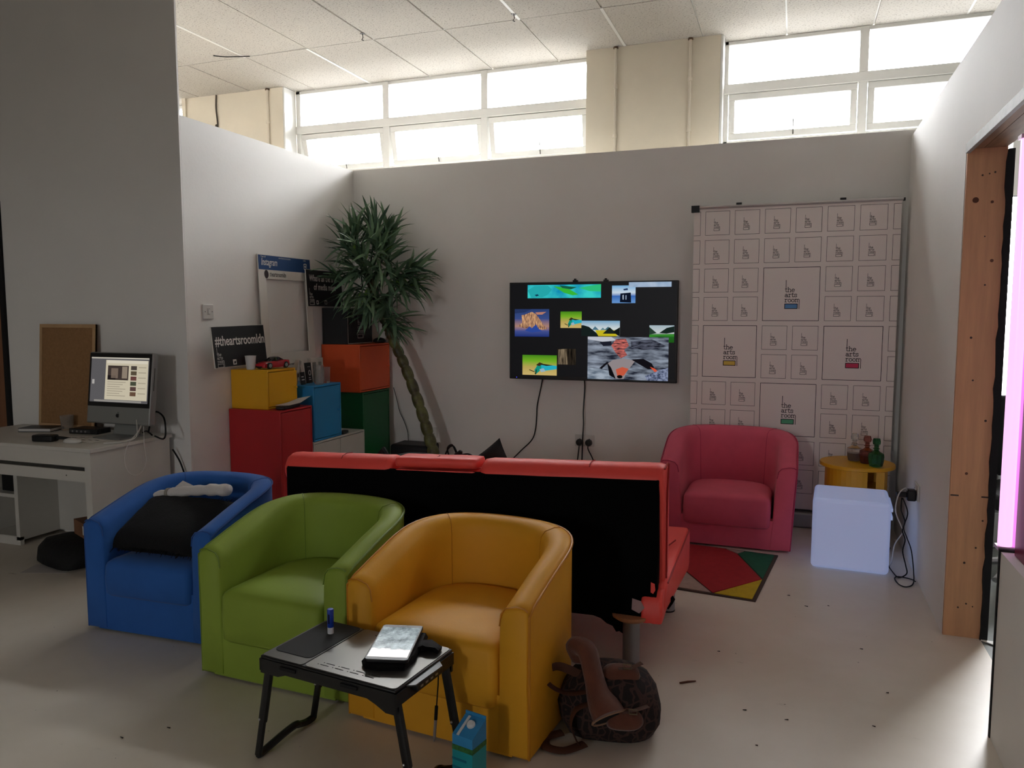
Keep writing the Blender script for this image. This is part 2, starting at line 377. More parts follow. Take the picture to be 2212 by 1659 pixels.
# enclosing walls out of view
struct(MB().box((-9.2, -6.4, 0), (-9, 6.42, CZ)).build('wall_far_left', M_wall))
struct(MB().box((6, -6.4, 0), (6.2, 6.42, CZ)).build('wall_far_right', M_wall))
rw = MB().box((-9, -6.4, 0), (6, -6.2, 1.6)).box((-9, -6.4, 2.7), (6, -6.2, CZ)).box((-9, -6.4, 1.6), (-2.45, -6.2, 2.7)).box((-1.95, -6.4, 1.6), (6, -6.2, 2.7))  # unseen opening added in this wall to let in fill light from behind
struct(rw.build('wall_rear', M_wall))
# hidden doorway at far left: black edge and brown door
d2 = struct(MB().box((-5.65, 3.66, 0), (-4.835, 3.70, 2.08)).build('door_2', mat('brown_door', (128, 84, 56), .55, noise=(4, .15), stretch=(5, 5, .4))))
struct(MB().box((-4.838, 3.585, 0), (-4.802, 3.70, 2.12)).build('trim_9', M_dark))
struct(MB().box((-9, 3.6, 2.13), (-4.803, 3.698, CZ)).box((-9, 3.6, 0), (-5.66, 3.698, 2.13)).build('wall_front', M_wall))
# ceiling hooks and a loose cable end
for lb, x, y in (('small wire hook hanging from the ceiling, left one', -3.008, 5.087), ('small wire hook hanging from the ceiling, right one', -1.85, 5.12)):
    h = thing('ceiling_hook', lb, 'hook', (x, y, CZ), group='ceiling hooks')
    MB().lathe([(.004, -.004), (.018, -.004), (.018, 0.001)], 12).build('plate', mat('stay_metal', (90, 86, 80)), h)
    MB().tube([(0, 0, -.003), (.004, 0, -.03), (-.006, 0, -.045), (.008, 0, -.05)], .003, 6).build('wire', M_dark, h)
tag(MB().tube(spline([(-4.36, 5.10, CZ-.004), (-4.28, 5.13, CZ-.012), (-4.2, 5.17, CZ-.008), (-4.1, 5.21, CZ-.004)]), .004, 6).build('cable_end', M_dark), 'short frayed black cable end at the ceiling tile joint', 'cable')
# ---------------------------------------------------------------- tub armchairs
def tub_chair(label, body, pipe, loc, rotz, Wd=.675, D=.64, ha=.495, hb=.612, T=.095, flare=.0, seat_out=.024, seat_h=.372, seat_bot=.155, seat_w=None):
    t = thing('tub_armchair', label, 'armchair', loc, rotz, 'tub armchairs in the lounge corner')
    N = 44; hw = Wd/2; yb = D/2-hw*.92
    def pt(s):                      # s 0..1 from front right round the back to front left
        Ls = yb+D/2; La = PI*hw*.95; tot = 2*Ls+La; d = s*tot
        if d < Ls: return Vector((hw, -D/2+d, 0))
        if d > Ls+La: return Vector((-hw, yb-(d-Ls-La), 0))
        a = (d-Ls)/La*PI; ca, sa = math.cos(a), math.sin(a); e = 2/2.35
        return Vector((hw*math.copysign(abs(ca)**e, ca), yb+(D/2-yb)*abs(sa)**e, 0))
    def prof(h):
        return [(0, .012), (-.0, h*.5), (0, h-.02), (.004, h-.006), (.016, h+.002), (.042, h+.004), (T*.84, h-.006), (T*1.0, h-.026), (T*1.06, h-.065), (T*1.10, .30), (T*1.10, .1), (T*1.10, .012)]
    rings = []; rim = []
    for i in range(N+1):
        s = i/N; p = pt(s); q = pt(min(1, s+.004))-pt(max(0, s-.004)); q.normalize(); n = Vector((-q.y, q.x, 0))
        u = (p.y+D/2)/D; h = ha+(hb-ha)*math.sin(max(0, min(1, u*1.08))*PI/2)**1.1
        ring = []
        for k, (a, z) in enumerate(prof(h)):
            fl = flare*(z/h)
            ring.append(p+n*(a-fl)+Vector((0, 0, z)))
        rings.append(ring); rim.append(p-n*flare+Vector((0, 0, h-.008)) - n*.001)
    def capring(r, dy):
        c = sum(r, Vector())/len(r); return [v+(c-v).normalized()*min(.012, (c-v).length*.4)+Vector((0, dy, 0)) for v in r]
    rings = [capring(rings[0], -.010)]+rings+[capring(rings[-1], -.010)]
    MB().loft(rings).build('shell', body, t, smooth=True, ang=60)
    pr_ = MB(); front0 = pt(0); front1 = pt(1)
    pr_.tube([Vector((front0.x+.001, front0.y-.004, .015))]+[Vector((front0.x+.001+flare*z/ha, front0.y-.004, z)) for z in (.2, .4, ha-.02)]+rim[1:-1]+[Vector((front1.x-.001-flare*z/ha, front1.y-.004, z)) for z in (ha-.02, .4, .2, .015)], .0045, 6)
    pr_.build('piping', pipe, t, smooth=True)
    # seam lines where the back panel joins the arms, and caps' seams at the arm fronts
    for s in (.33, .67):
        i = int(round(s*N)); r = rings[i+1]
        MB().tube([r[k]+Vector((0, 0, .0008)) for k in (4, 5, 6, 7, 8, 9)], .0016, 5).build('seam', pipe, t, smooth=True)
    for r in (rings[1], rings[-2]):
        MB().tube([r[k]+Vector((0, -.006, .001)) for k in (3, 4, 5, 6, 7, 8)], .0026, 5).build('seam', pipe, t, smooth=True)
    # plinth under the cushion
    iw = hw-T*.6
    MB().box((-iw, -D/2-.006, .012), (iw, -D/2+.06, seat_bot+.05)).build('plinth', body, t)
    # seat cushion, rounded box with crowned top
    iw = seat_w/2 if seat_w else hw-T*1.12-.002
    def outline(ins, dz=0):
        o = []; yf = -D/2-seat_out+ins; yk = D/2-T*1.12-.004-ins; w = iw-ins; rf = .028; yc = yk-w*.8
        for a in range(0, 91, 30): o.append((w-rf+rf*math.sin(R(a)), yf+rf-rf*math.cos(R(a))))
        for k in range(0, 13):
            a = PI*k/12; ca, sa = math.cos(a), math.sin(a); e = 2/2.5
            o.append((w*math.copysign(abs(ca)**e, ca), yc+(yk-yc)*abs(sa)**e))
        for a in range(90, -1, -30): o.append((-w+rf-rf*math.sin(R(a)), yf+rf-rf*math.cos(R(a))))
        return o
    def ring(ins, z, crown=0):
        return [Vector((x, y, z)) for x, y in outline(ins)]
    zt = seat_h
    rr = [ring(.012, seat_bot), ring(.0, seat_bot+.014), ring(-.003, (seat_bot+zt)/2), ring(.0, zt-.034), ring(.006, zt-.018), ring(.022, zt-.006), ring(.06, zt+.002), ring(.11, zt+.007), ring(.17, zt+.009)]
    MB().loft(rr).build('seat_cushion', body, t, smooth=True, ang=70)
    return t
def fabric(n, rgb, rough=.8, sheen=.1): return mat(n, rgb, rough, noise=(7, .06), bump=(420, .10), sheen=sheen, spec=.25)
M_yel = mat('mustard_leatherette', (226, 162, 44), .5, noise=(4, .05), bump=(160, .05), spec=.22)
M_yelp = mat('mustard_piping', (196, 128, 24), .45)
M_grn = mat('green_leatherette', (140, 162, 62), .55, noise=(5, .05), bump=(300, .08), spec=.25)
M_grnp = mat('green_piping', (112, 136, 44), .5)
M_blu = fabric('blue_fabric', (44, 96, 172)); M_blup = mat('blue_piping', (34, 78, 146), .7)
M_pnk = fabric('pink_fabric', (222, 96, 120)); M_pnkp = mat('pink_piping', (176, 40, 76), .6)
def chair_at(fx, fy, rz, D):        # front-edge centre -> object origin
    a = R(rz); return (fx-math.sin(a)*D/2, fy+math.cos(a)*D/2, 0)
tub_chair('mustard yellow leatherette tub armchair, nearest to the camera', M_yel, M_yelp, chair_at(-1.07, 2.197, -5.0, .60), R(-5.0), D=.60, Wd=.68)
tub_chair('lime green tub armchair between the blue and yellow ones', M_grn, M_grnp, chair_at(-1.785, 2.30, -2, .60), R(-2), D=.60, Wd=.672, seat_h=.362, ha=.50)
tub_chair('blue fabric tub armchair with a black cushion on it', M_blu, M_blup, chair_at(-2.575, 2.50, 2.0, .61), R(2.0), D=.61, Wd=.672, ha=.495, seat_h=.335, seat_bot=.17)
tub_chair('pink fabric tub armchair in front of the printed banner', M_pnk, M_pnkp, chair_at(-.345, 4.70, 0, .58), 0, D=.58, Wd=.73, ha=.505, hb=.66, T=.10, flare=.028, seat_bot=.135, seat_h=.33, seat_out=.03)

# ---------------------------------------------------------------- black cushion and white tool roll on the blue chair
def pillow(w, h, d, n=14, corner=.86, wob=0.0, seed=1):
    rnd = random.Random(seed); mb = MB(); vs = []; fs = []
    for sgn in (1, -1):
        k = len(vs)
        for i in range(n+1):
            for j in range(n+1):
                u = -1+2*i/n; v = -1+2*j/n
                e = (1-u**4)*(1-v**4); th = d/2*e**.55
                pin = 1-.10*(1-abs(u)**2)*(abs(v)**3); pin2 = 1-.10*(1-abs(v)**2)*(abs(u)**3)
                vs.append((u*w/2*pin2, v*h/2*pin, sgn*(th+(wob*rnd.uniform(-1, 1) if e > .01 else 0))))
        for i in range(n):
            for j in range(n):
                a = k+i*(n+1)+j; q = (a, a+n+1, a+n+2, a+1); fs.append(q if sgn > 0 else tuple(reversed(q)))
    return mb.add(vs, fs)
M_cush = mat('black_shag', (12, 11, 12), .95, bump=(200, .5))
cu = thing('cushion', 'black fringed cushion lying in the blue armchair', 'cushion', M=Matrix.Translation((-2.63, 2.70, .445)) @ Matrix.Rotation(R(3), 4, 'Z') @ Matrix.Rotation(R(27), 4, 'X'))
pillow(.47, .36, .13, wob=.002).build('cover', M_cush, cu, smooth=True, ang=80)
fr = MB(); random.seed(5)
for k in range(230):
    u = random.uniform(-1, 1); sd = random.choice((0, 1, 2, 3)); e = .012+random.random()*.016
    x, y = ((u*.25, .18) if sd == 0 else (u*.25, -.18) if sd == 1 else (.25, u*.18) if sd == 2 else (-.25, u*.18))
    pin = .90+.1*u*u; 
    if sd < 2: y *= pin
    else: x *= pin
    dx, dy = ((0, e) if sd == 0 else (0, -e) if sd == 1 else (e, 0) if sd == 2 else (-e, 0))
    dx += random.uniform(-.008, .008); dy += random.uniform(-.008, .008)
    fr.tube([(x*.97, y*.97, 0), (x+dx, y+dy, random.uniform(-.01, .01))], [.0028, .0012], 4)
f_ = fr.build('fringe', M_cush, cu); f_['kind'] = 'stuff'
M_cloth = mat('white_cloth', (212, 206, 202), .85, bump=(60, .35))
roll = thing('cloth_roll', 'white cloth rolled up on top of the black cushion', 'cloth')
pth = spline([(-2.865, 2.80, .535), (-2.79, 2.81, .55), (-2.71, 2.82, .562), (-2.61, 2.83, .575), (-2.51, 2.84, .585), (-2.43, 2.845, .588)], 5)
rr_ = [.012+.018*min(1, i/9)+.003*math.sin(i*1.7)+(.004 if i > 18 else 0)-(.005 if 7 <= i <= 8 else 0) for i in range(len(pth))]
MB().tube(pth, rr_, 12, flat=.8).build('roll', M_cloth, roll, smooth=True, ang=80)
MB().tube([pth[7]+Vector((0, 0, 0)), pth[8]], .0285, 12, flat=.85).build('tie', mat('tie_tape', (150, 142, 132), .8), roll, smooth=True)
MB().add([(-2.74, 2.83, .575), (-2.70, 2.85, .612), (-2.66, 2.85, .60), (-2.62, 2.845, .59)], [(0, 1, 2, 3)]).build('loose_corner', M_cloth, roll)
o_ = roll.children[-1]; md = o_.modifiers.new('thick', 'SOLIDIFY'); md.thickness = .003

# ---------------------------------------------------------------- red click-clack sofa seen from behind
M_red = mat('red_leatherette', (248, 82, 74), .45, noise=(6, .05), bump=(90, .08), spec=.45)
M_redd = mat('red_seam', (170, 26, 26), .5)
M_bk = mat('black_lining', (7, 7, 8), .95, bump=(300, .15), spec=.1)
M_chrome = mat('grey_metal_leg', (150, 150, 156), .38, metal=.7)
M_wood = mat('raw_wood_block', (176, 122, 86), .7, noise=(14, .2))
tilt = R(2.0); SX = -.45
sofa = thing('sofa_bed', 'red leatherette sofa bed with torn black back, turned away', 'sofa', (SX, 2.95, 0))
def zt(x, z): return z+math.tan(tilt)*x*min(1, z/.3)
def slab(name, x0, x1, prof, m, nx=10, r=.03, puff=.008, parent=sofa, seed=1):
    """prof: closed (y,z) polygon, extruded along x with softened ends"""
    rnd = random.Random(seed); rings = []
    cy = sum(p[0] for p in prof)/len(prof); cz = sum(p[1] for p in prof)/len(prof)
    xs = [x0, x0+r*.3, x0+r]+[x0+r+(x1-x0-2*r)*k/nx for k in range(1, nx)]+[x1-r, x1-r*.3, x1]
    for i, x in enumerate(xs):
        e = min(x-x0, x1-x); k = 1 if e >= r else math.sqrt(max(0, 1-(1-e/r)**2))
        ins = r*.6*(1-k); 
        ring = []
        for (y, z) in prof:
            d = Vector((cy-y, cz-z)); d.normalize()
            w = puff*rnd.uniform(-.3, .3)
            ring.append(Vector((x, y+d.x*ins, zt(x, z+d.y*ins+w*.4))))
        rings.append(ring)
    return MB().loft(rings).build(name, m, parent, smooth=True, ang=60)
def rp(y0, z0, y1, z1, r, sh=0, n=3):
    return [(y+(z-z0)*sh, z) for y, z in rrect(y0, z0, y1, z1, r, n)]
L = 1.75
# black back cover: thin panel following the backrest
slab('back_cover', -L+.02, -.018, [(-.006, .755), (.004, .765), (.03, .76), (.045, .50), (.05, .205), (-.02, .2), (-.026, .22), (-.008, .5)], M_bk, r=.006)
# backrest cushions: left, right and the folding head rest between
top = lambda z1: [(.012, .70), (-.004, .742), (.0, .772), (.02, z1-.014), (.06, z1), (.11, z1-.006), (.142, z1-.03), (.152, .70), (.165, .40), (.15, .31), (.06, .30)]
xa, xb = -1.185, -.775
slab('backrest', xb+.004, 0, top(.815), M_red, seed=2)
slab('backrest', -L, xa-.004, top(.815), M_red, seed=3)
slab('backrest', xa-.002, xb+.002, [(y, min(z, .765)) for y, z in top(.775)], M_red, seed=5)
hr = slab('head_rest', xa+.012, xb-.012, rp(.0, .772, .12, .817, .018), M_red, r=.02, seed=4)
MB().tube([((xa+xb)/2, .004, zt((xa+xb)/2, .785)), ((xa+xb)/2, .014, zt((xa+xb)/2, .814)), ((xa+xb)/2, .06, zt((xa+xb)/2, .819))], .002, 5).build('seam', M_redd, hr)
for x in (-.30, -1.45):
    MB().tube([(x, .018, zt(x, .80)), (x, .03, zt(x, .811)), (x, .06, zt(x, .817)), (x, .11, zt(x, .811))], .0022, 5).build('seam', M_redd, sofa)
MB().tube([(-.001, .02, .80), (.004, .06, .817), (.006, .08, .812), (.004, .07, .70), (.003, .08, .5), (.002, .09, .32)], .004, 6).build('side_seam', M_redd, sofa, smooth=True)
# seat
seat = slab('seat', -L, .012, [(.02, .23), (.0, .26), (.03, .335), (.1, .35), (.72, .385), (.775, .36), (.785, .30), (.78, .20), (.75, .175), (.4, .19)], M_red, seed=6)
MB().tube([(.013, .06, .335), (.014, .4, .355), (.014, .73, .375)], .004, 6).build('piping', M_redd, seat, smooth=True)
MB().tube([(-.12, .12, .358), (-.02, .5, .382)], .003, 6).build('stitch', M_redd, seat)
# rear lower corner of the seat cover, torn black scraps
slab('torn_corner', -.075, .006, [(-.036, .2), (-.038, .285), (.0, .32), (.2, .33), (.2, .24), (.02, .2)], M_red, r=.01, seed=8)
MB().poly([(-.04, -.024, .36), (-.025, -.024, .355), (-.022, -.025, .33), (-.03, -.026, .315), (-.04, -.026, .32)]).build('red_patch', M_red, sofa)
MB().poly([(-.11, -.034, .29), (-.075, -.039, .285), (-.06, -.041, .26), (-.08, -.041, .235), (-.112, -.034, .245)]).build('torn_scrap', mat('lining_scrap', (176, 146, 148), .8), sofa)
random.seed(11)
def rag(pts, name, y):
    mb = MB(); n = len(pts); mb.prism(pts, 0, .004, face((0, y, 0), (1, 0, 0), (0, 0, 1))); return mb.build(name, M_bk, sofa)
rag([(-.34, .215), (-.31, .19), (-.28, .175), (-.25, .168), (-.225, .15), (-.20, .142), (-.185, .12), (-.172, .124), (-.155, .115), (-.145, .135), (-.12, .15), (-.1, .215)], 'torn_flap', .03)
rag([(-.09, .20), (-.075, .168), (-.05, .172), (-.025, .178), (-.01, .19), (0, .2)], 'torn_flap', .05)
rag([(-.02, .2), (.004, .19), (.02, .215), (.03, .235), (.02, .25)], 'torn_flap', .16)
# legs
for x, y, h in ((-.12, .01, .212), (-.07, .635, .20), (-L+.12, 0, .155), (-L+.12, .635, .145)):
    lg = MB().lathe([(.034, .006), (.034, h-.02)], 20).build('leg', M_chrome, sofa, smooth=True, loc=(x, y, 0))
    MB().lathe([(.035, 0), (.035, .006)], 20).build('foot_cap', M_dark, lg)
    MB().lathe([(.03, -.010), (.06, 0), (.078, .012), (.08, .025)], 20).build('wood_block', M_wood, lg, smooth=True, loc=(0, 0, h-.02))
# things on the sofa seat, only their tops clear the backrest
cs = thing('cushion', 'black cushion propped on the red sofa, one corner up', 'cushion', M=Matrix.Translation((-1.31, 3.24, .615)) @ Matrix.Rotation(R(78), 4, 'X') @ Matrix.Rotation(R(35), 4, 'Z'))
pillow(.34, .30, .10, seed=3).build('cover', mat('black_canvas', (26, 27, 28), .9, bump=(200, .2)), cs, smooth=True, ang=80)
bg = thing('camera_bag', 'soft black bag slumped on the red sofa, under loose cables', 'bag', (-1.67, 3.29, .345))
MB().lathe([(.06, 0), (.17, .02), (.19, .16), (.18, .30), (.13, .365), (.06, .385), (.012, .39)], 20, sx=1.25, sy=.5).build('body', mat('black_canvas', (26, 27, 28), .9), bg, smooth=True)
MB().tube([(-.22, 0, .22), (-.235, .0, .34), (-.2, .0, .385), (-.17, 0, .33)], .024, 8).build('side_pocket', mat('black_canvas', (26, 27, 28)), bg, smooth=True)
cb = thing('cable_bundle', 'tangle of black cables on the soft bag behind the sofa top', 'cables', (-1.455, 3.25, .72))
for pts in ([(-.07, 0, .0), (-.05, .01, .05), (-.02, 0, .065), (.0, 0, .03), (.01, 0, -.01)], [(-.04, .01, 0), (-.05, 0, .05), (-.025, 0, .07), (-.005, .01, .02)], [(.0, 0, .02), (.05, .01, .03), (.09, 0, .015), (.11, 0, -.01)], [(-.05, -.01, -.02), (-.01, -.02, .02), (.03, -.02, .0)]):
    MB().tube(spline(pts, 6), .004, 6).build('cable', M_dark, cb, smooth=True)
MB().tube([(-.01, 0, -.02), (.005, 0, .02), (.02, 0, .045)], [.02, .022, .008], 8).build('plug', M_dark, cb, smooth=True)

# ---------------------------------------------------------------- folding laptop table with phone
TZ = .36
tb = thing('laptop_table', 'small black folding laptop table in front of the yellow armchair', 'table', (-1.237, 1.998, 0), R(-6.9))
HX, HY = .252, .152
M_tb = mat('black_abs', (18, 18, 19), .42, bump=(250, .03))
M_tg = mat('silver_panel', (112, 110, 106), .32, metal=.75)
M_pad = mat('mouse_pad_rubber', (28, 29, 31), .75)
MB().box((-HX, -HY, TZ-.012), (HX, HY, TZ-.002)).build('tray', M_tb, tb, bevel=.004)
ap = MB()
for sy in (-1, 1):
    z0 = TZ-.012
    pl = [(-HX, z0), (HX, z0), (HX, z0-.062), (HX-.035, z0-.062), (HX-.07, z0-.045), (HX-.1, z0-.034), (-HX+.1, z0-.034), (-HX+.07, z0-.045), (-HX+.0, z0-.045)]
    y = sy*(HY-.004); ap.prism(pl, -.004, .004, face((0, y, 0), (1, 0, 0), (0, 0, 1)))
for sx in (-1, 1): ap.box((sx*HX-.004-.0*sx, -HY, TZ-.05), (sx*HX+.004, HY, TZ-.012))
ap.build('apron', M_tb, tb)
MB().prism(rrect(-HX+.004, -HY+.004, -.088, HY-.004, .012), TZ-.002, TZ).build('side_panel', mat('dark_silver', (92, 91, 88), .3, metal=.7), tb)
MB().prism(rrect(-HX+.012, -HY+.045, -.094, HY-.006, .018), TZ, TZ+.0016).build('mouse_pad', M_pad, tb)
pn = MB().prism(rrect(-.082, -HY+.004, HX-.004, HY-.004, .014), TZ-.002, TZ+.0008).build('laptop_panel', M_tg, tb)
sl = MB()
for r_ in range(2):
    for k in range(4):
        x = -.04+k*.055+r_*.012; y = -HY+.028+r_*.014
        sl.box((x, y, TZ+.0006), (x+.03, y+.0028, TZ+.0014)); sl.box((x-.010, y, TZ+.0006), (x-.007, y+.0028, TZ+.0014))
for k in range(4):
    x = -.02+k*.06; sl.box((x, HY-.035, TZ+.0006), (x+.028, HY-.032, TZ+.0014))
sl.build('vent_slots', M_dark, pn)
sc = mat('screw_head', (190, 190, 190), .3, metal=.9)
def leg(sx, sy):
    x0 = sx*(HX-.018); xf = sx*(HX+.045); xm = x0+(xf-x0)*.62; y = sy*(HY-.024); z0 = TZ-.03; zm = z0-(z0-.01)*.62
    d = Vector((xf-x0, 0, .01-z0)).normalized()
    lg = MB().tube([(x0, y, z0), (xm, y, zm)], .016, 8, flat=.72).build('leg', M_tb, tb, smooth=True)
    MB().tube([(xm-d.x*.02, y, zm-d.z*.02), (xf, y, .012)], .0125, 8, flat=.72).build('leg_extension', M_tb, lg, smooth=True)
    for (px, pz) in ((x0, z0), (xm-(xm-x0)*.06, zm+.012)):
        MB().lathe([(.004, 0), (.0035, .003), (.001, .004)], 10).build('screw', sc, lg, loc=(px, y-.0165 if sy < 0 else y-.0165, pz), rot=(R(90), 0, 0))
for sx in (-1, 1):
    for sy in (-1, 1): leg(sx, sy)
    xf = sx*(HX+.045); y = HY-.024
    MB().tube(spline([(xf, -y, .012), (xf+.002*sx, -y+.03, .012), (xf-.012*sx, -.03, .034), (xf-.018*sx, .02, .042), (xf-.012*sx, .045, .03), (xf, y-.035, .012), (xf, y, .012)], 5), .012, 8).build('foot_bar', M_tb, tb, smooth=True)
hub = MB().box((HX+.002, -.075, TZ-.034), (HX+.022, .06, TZ-.014)).build('usb_hub', M_tb, tb, bevel=.003)
for k in range(4): MB().box((HX+.0215, -.06+k*.026, TZ-.027), (HX+.0228, -.047+k*.026, TZ-.021)).build('port', M_metal, hub)
MB().prism([(HX-.0, -.10), (HX+.022, -.085), (HX+.026, .05), (HX-.0, .075)], TZ-.012, TZ-.008).build('hub_cover', mat('smoked_plastic', (60, 62, 64), .25), tb)
for x in (-.17, .06): MB().box((x, -HY-.0045, TZ-.03), (x+.06, -HY-.0005, TZ-.02)).build('latch', M_dark, tb)
# pen hanging by a cord under the table edge
pe = thing('pen', 'silver and black pen hanging by a cord under the table', 'pen', (-.975, 2.03, 0))
MB().tube([(0, 0, .335), (-.003, .002, .28), (-.008, .0, .21)], .0022, 6).build('cord', M_dark, pe)
MB().tube([(-.008, 0, .213), (-.011, 0, .17)], .0055, 8).build('cap', M_dark, pe, smooth=True)
MB().tube([(-.011, 0, .171), (-.016, 0, .11), (-.018, 0, .098)], [.0052, .0048, .0015], 8).build('barrel', mat('pen_silver', (170, 160, 158), .35, metal=.6), pe, smooth=True)
# black pouch and phone
random.seed(21)
po = thing('pouch', 'crumpled black pouch under the phone', 'pouch', (-1.115, 2.035, TZ+.0015), R(12))
pts = []
mb = MB(); n = 14
outl = [(-.062, -.125), (-.02, -.134), (.055, -.12), (.07, -.06), (.066, .0), (.095, .02), (.125, .0), (.13, .03), (.10, .055), (.07, .05), (.068, .1), (.02, .115), (-.03, .118), (-.055, .14), (-.085, .13), (-.075, .095), (-.066, .06), (-.07, -.02), (-.078, -.06), (-.066, -.075), (-.08, -.1)]
rings = [[Vector((x*1.0, y*1.0, 0)) for x, y in outl], [Vector((x*1.02, y*1.02, .01+random.uniform(-.002, .003))) for x, y in outl], [Vector((x*.94, y*.95, .020+random.uniform(-.002, .004))) for x, y in outl], [Vector((x*.7, y*.8, .022)) for x, y in outl]]
MB().loft(rings).build('cover', mat('black_pouch', (9, 8, 9), .7, spec=.2, bump=(40, .4)), po, smooth=True, ang=50)
ph = thing('phone', 'large black phone with a bright smeared screen on the laptop table', 'phone', M=Matrix.Translation((-1.122, 2.03, TZ+.0255)) @ Matrix.Rotation(R(15), 4, 'Z') @ Matrix.Rotation(R(2), 4, 'X'))
MB().prism(rrect(-.066, -.118, .066, .118, .012), 0, .010).build('body', mat('phone_body', (18, 17, 18), .3), ph, bevel=.002)
sm_ = bpy.data.materials.new('phone_screen'); sm_.use_nodes = True; nt = sm_.node_tree; b = nt.nodes['Principled BSDF']; tc = nt.nodes.new('ShaderNodeTexCoord')
b.inputs['Base Color'].default_value = (.02, .024, .028, 1); b.inputs['Roughness'].default_value = .12
sw = ramp(noise(22, 6, .7), .38, .66, lin((62, 82, 88)), lin((190, 205, 210)))
sep = nt.nodes.new('ShaderNodeSeparateXYZ'); nt.links.new(tc.outputs['Object'], sep.inputs[0])
ad = nt.nodes.new('ShaderNodeMath'); ad.operation = 'MULTIPLY_ADD'; ad.inputs[1].default_value = .04; nt.links.new(noise(30, 3), ad.inputs[0]); nt.links.new(sep.outputs[1], ad.inputs[2])
lo = ramp(ad.outputs[0], 0, .004, (1, 1, 1), (0, 0, 0))
mpn = nt.nodes.new('ShaderNodeMath'); mpn.operation = 'ADD'; mpn.inputs[1].default_value = .035; nt.links.new(ad.outputs[0], mpn.inputs[0])
lo = ramp(mpn.outputs[0], 0, .006, (1, 1, 1), (0, 0, 0))
em = mixc(lo, sw, (1.2, 1.1, 1.05))
nt.links.new(em, b.inputs['Emission Color']); b.inputs['Emission Strength'].default_value = .8
MB().box((-.060, -.100, .0101), (.060, .098, .0108)).build('screen', sm_, ph)
MB().box((-.012, .106, .0101), (.012, .109, .0106)).build('earpiece', mat('earpiece', (120, 120, 122), .4), ph)
# lip balm
lb = thing('lip_balm', 'blue and white lip balm stick standing on the mouse pad', 'lip balm', (-1.389, 2.085, TZ+.0017))
MB().lathe([(.0105, 0), (.0105, .021)], 16).build('base', mat('balm_white', (226, 226, 230), .35), lb, smooth=True)
MB().lathe([(.0105, .021), (.0108, .022), (.0108, .078), (.0095, .081), (.001, .0815)], 16).build('cap', mat('balm_blue', (24, 62, 168), .3), lb, smooth=True)
MB().box((-.003, -.0114, .035), (.004, -.0106, .066)).build('print', mat('balm_print', (10, 20, 74), .4), lb)
# juice carton on the floor
ca = thing('drink_carton', 'teal drink carton with slanted top and white spout by the yellow armchair', 'carton', (-.862, 2.0, 0), R(-12))
Mc = [mat('carton_teal', (30, 150, 158), .4), mat('carton_blue', (50, 140, 196), .4), mat('carton_leaf', (48, 104, 50), .5, noise=(90, .5)), mat('carton_white', (226, 228, 228), .4)]
w2 = .036
b0 = MB(); b0.cur = 0
b0.box((-w2, -w2, 0), (w2, w2, .128)); b0.build('body', Mc[0], ca)
MB().box((-w2-.0005, -w2-.0005, .126), (w2+.0005, w2+.0005, .142)).build('leaf_band', Mc[2], ca)
v = [(-w2, -w2, .142), (w2, -w2, .142), (w2, w2, .142), (-w2, w2, .142), (-w2, -w2, .172), (w2, -w2, .172), (w2, w2, .205), (-w2, w2, .205)]
MB().add(v, [(3,2,1,0),(4,5,6,7),(0,1,5,4),(1,2,6,5),(2,3,7,6),(3,0,4,7)]).build('top', Mc[1], ca)
MB().box((-w2, w2-.004, .204), (w2, w2, .213)).build('seam_fin', Mc[1], ca)
sp_ = MB().lathe([(.013, 0), (.013, .006), (.009, .008), (.009, .012)], 14); sp_.build('spout', Mc[3], ca, loc=(.004, .004, .19), rot=(R(24), 0, 0))
MB().box((-.004, -.04, .0), (.004, .03, .003)).build('pull_tab', Mc[3], ca, loc=(-.016, .0, .1895), rot=(R(24), 0, 0))
for k in range(4): MB().box((-w2-.0006, -w2-.0006, .02+.025*k), (w2*.4, -w2+.002, .027+.025*k)).build('print_band', mat('carton_print', (20, 112, 132), .4), ca)
# ---------------------------------------------------------------- backpack beside the yellow chair
m = bpy.data.materials.new('woven_pattern'); m.use_nodes = True; nt = m.node_tree; b = nt.nodes['Principled BSDF']; tc = nt.nodes.new('ShaderNodeTexCoord')
wv = nt.nodes.new('ShaderNodeTexWave'); wv.inputs['Scale'].default_value = 9; wv.inputs['Distortion'].default_value = 9; wv.inputs['Detail'].default_value = 1; wv.inputs['Detail Scale'].default_value = 2.5
nt.links.new(tc.outputs['Object'], wv.inputs[0])
vo = nt.nodes.new('ShaderNodeTexVoronoi'); vo.feature = 'DISTANCE_TO_EDGE'; vo.inputs['Scale'].default_value = 20; nt.links.new(tc.outputs['Object'], vo.inputs[0])
l1 = ramp(wv.outputs[1], .80, .9, (0, 0, 0), (1, 1, 1)); l2 = ramp(vo.outputs[0], .03, .06, (1, 1, 1), (0, 0, 0))
nt.links.new(mixc(mixc(1.0, l1, l2, 'SCREEN'), lin((24, 13, 12)), lin((64, 42, 36))), b.inputs['Base Color'])
b.inputs['Roughness'].default_value = .9
M_woven = m
M_suede = mat('brown_suede', (100, 56, 40), .9, noise=(16, .15), bump=(120, .2), sheen=.2)
M_strap = mat('leather_strap', (80, 48, 34), .7, noise=(20, .12))
bp_ = thing('backpack', 'dark patterned backpack with brown suede flap, beside the yellow armchair', 'backpack', (-.545, 2.47, 0), R(8))
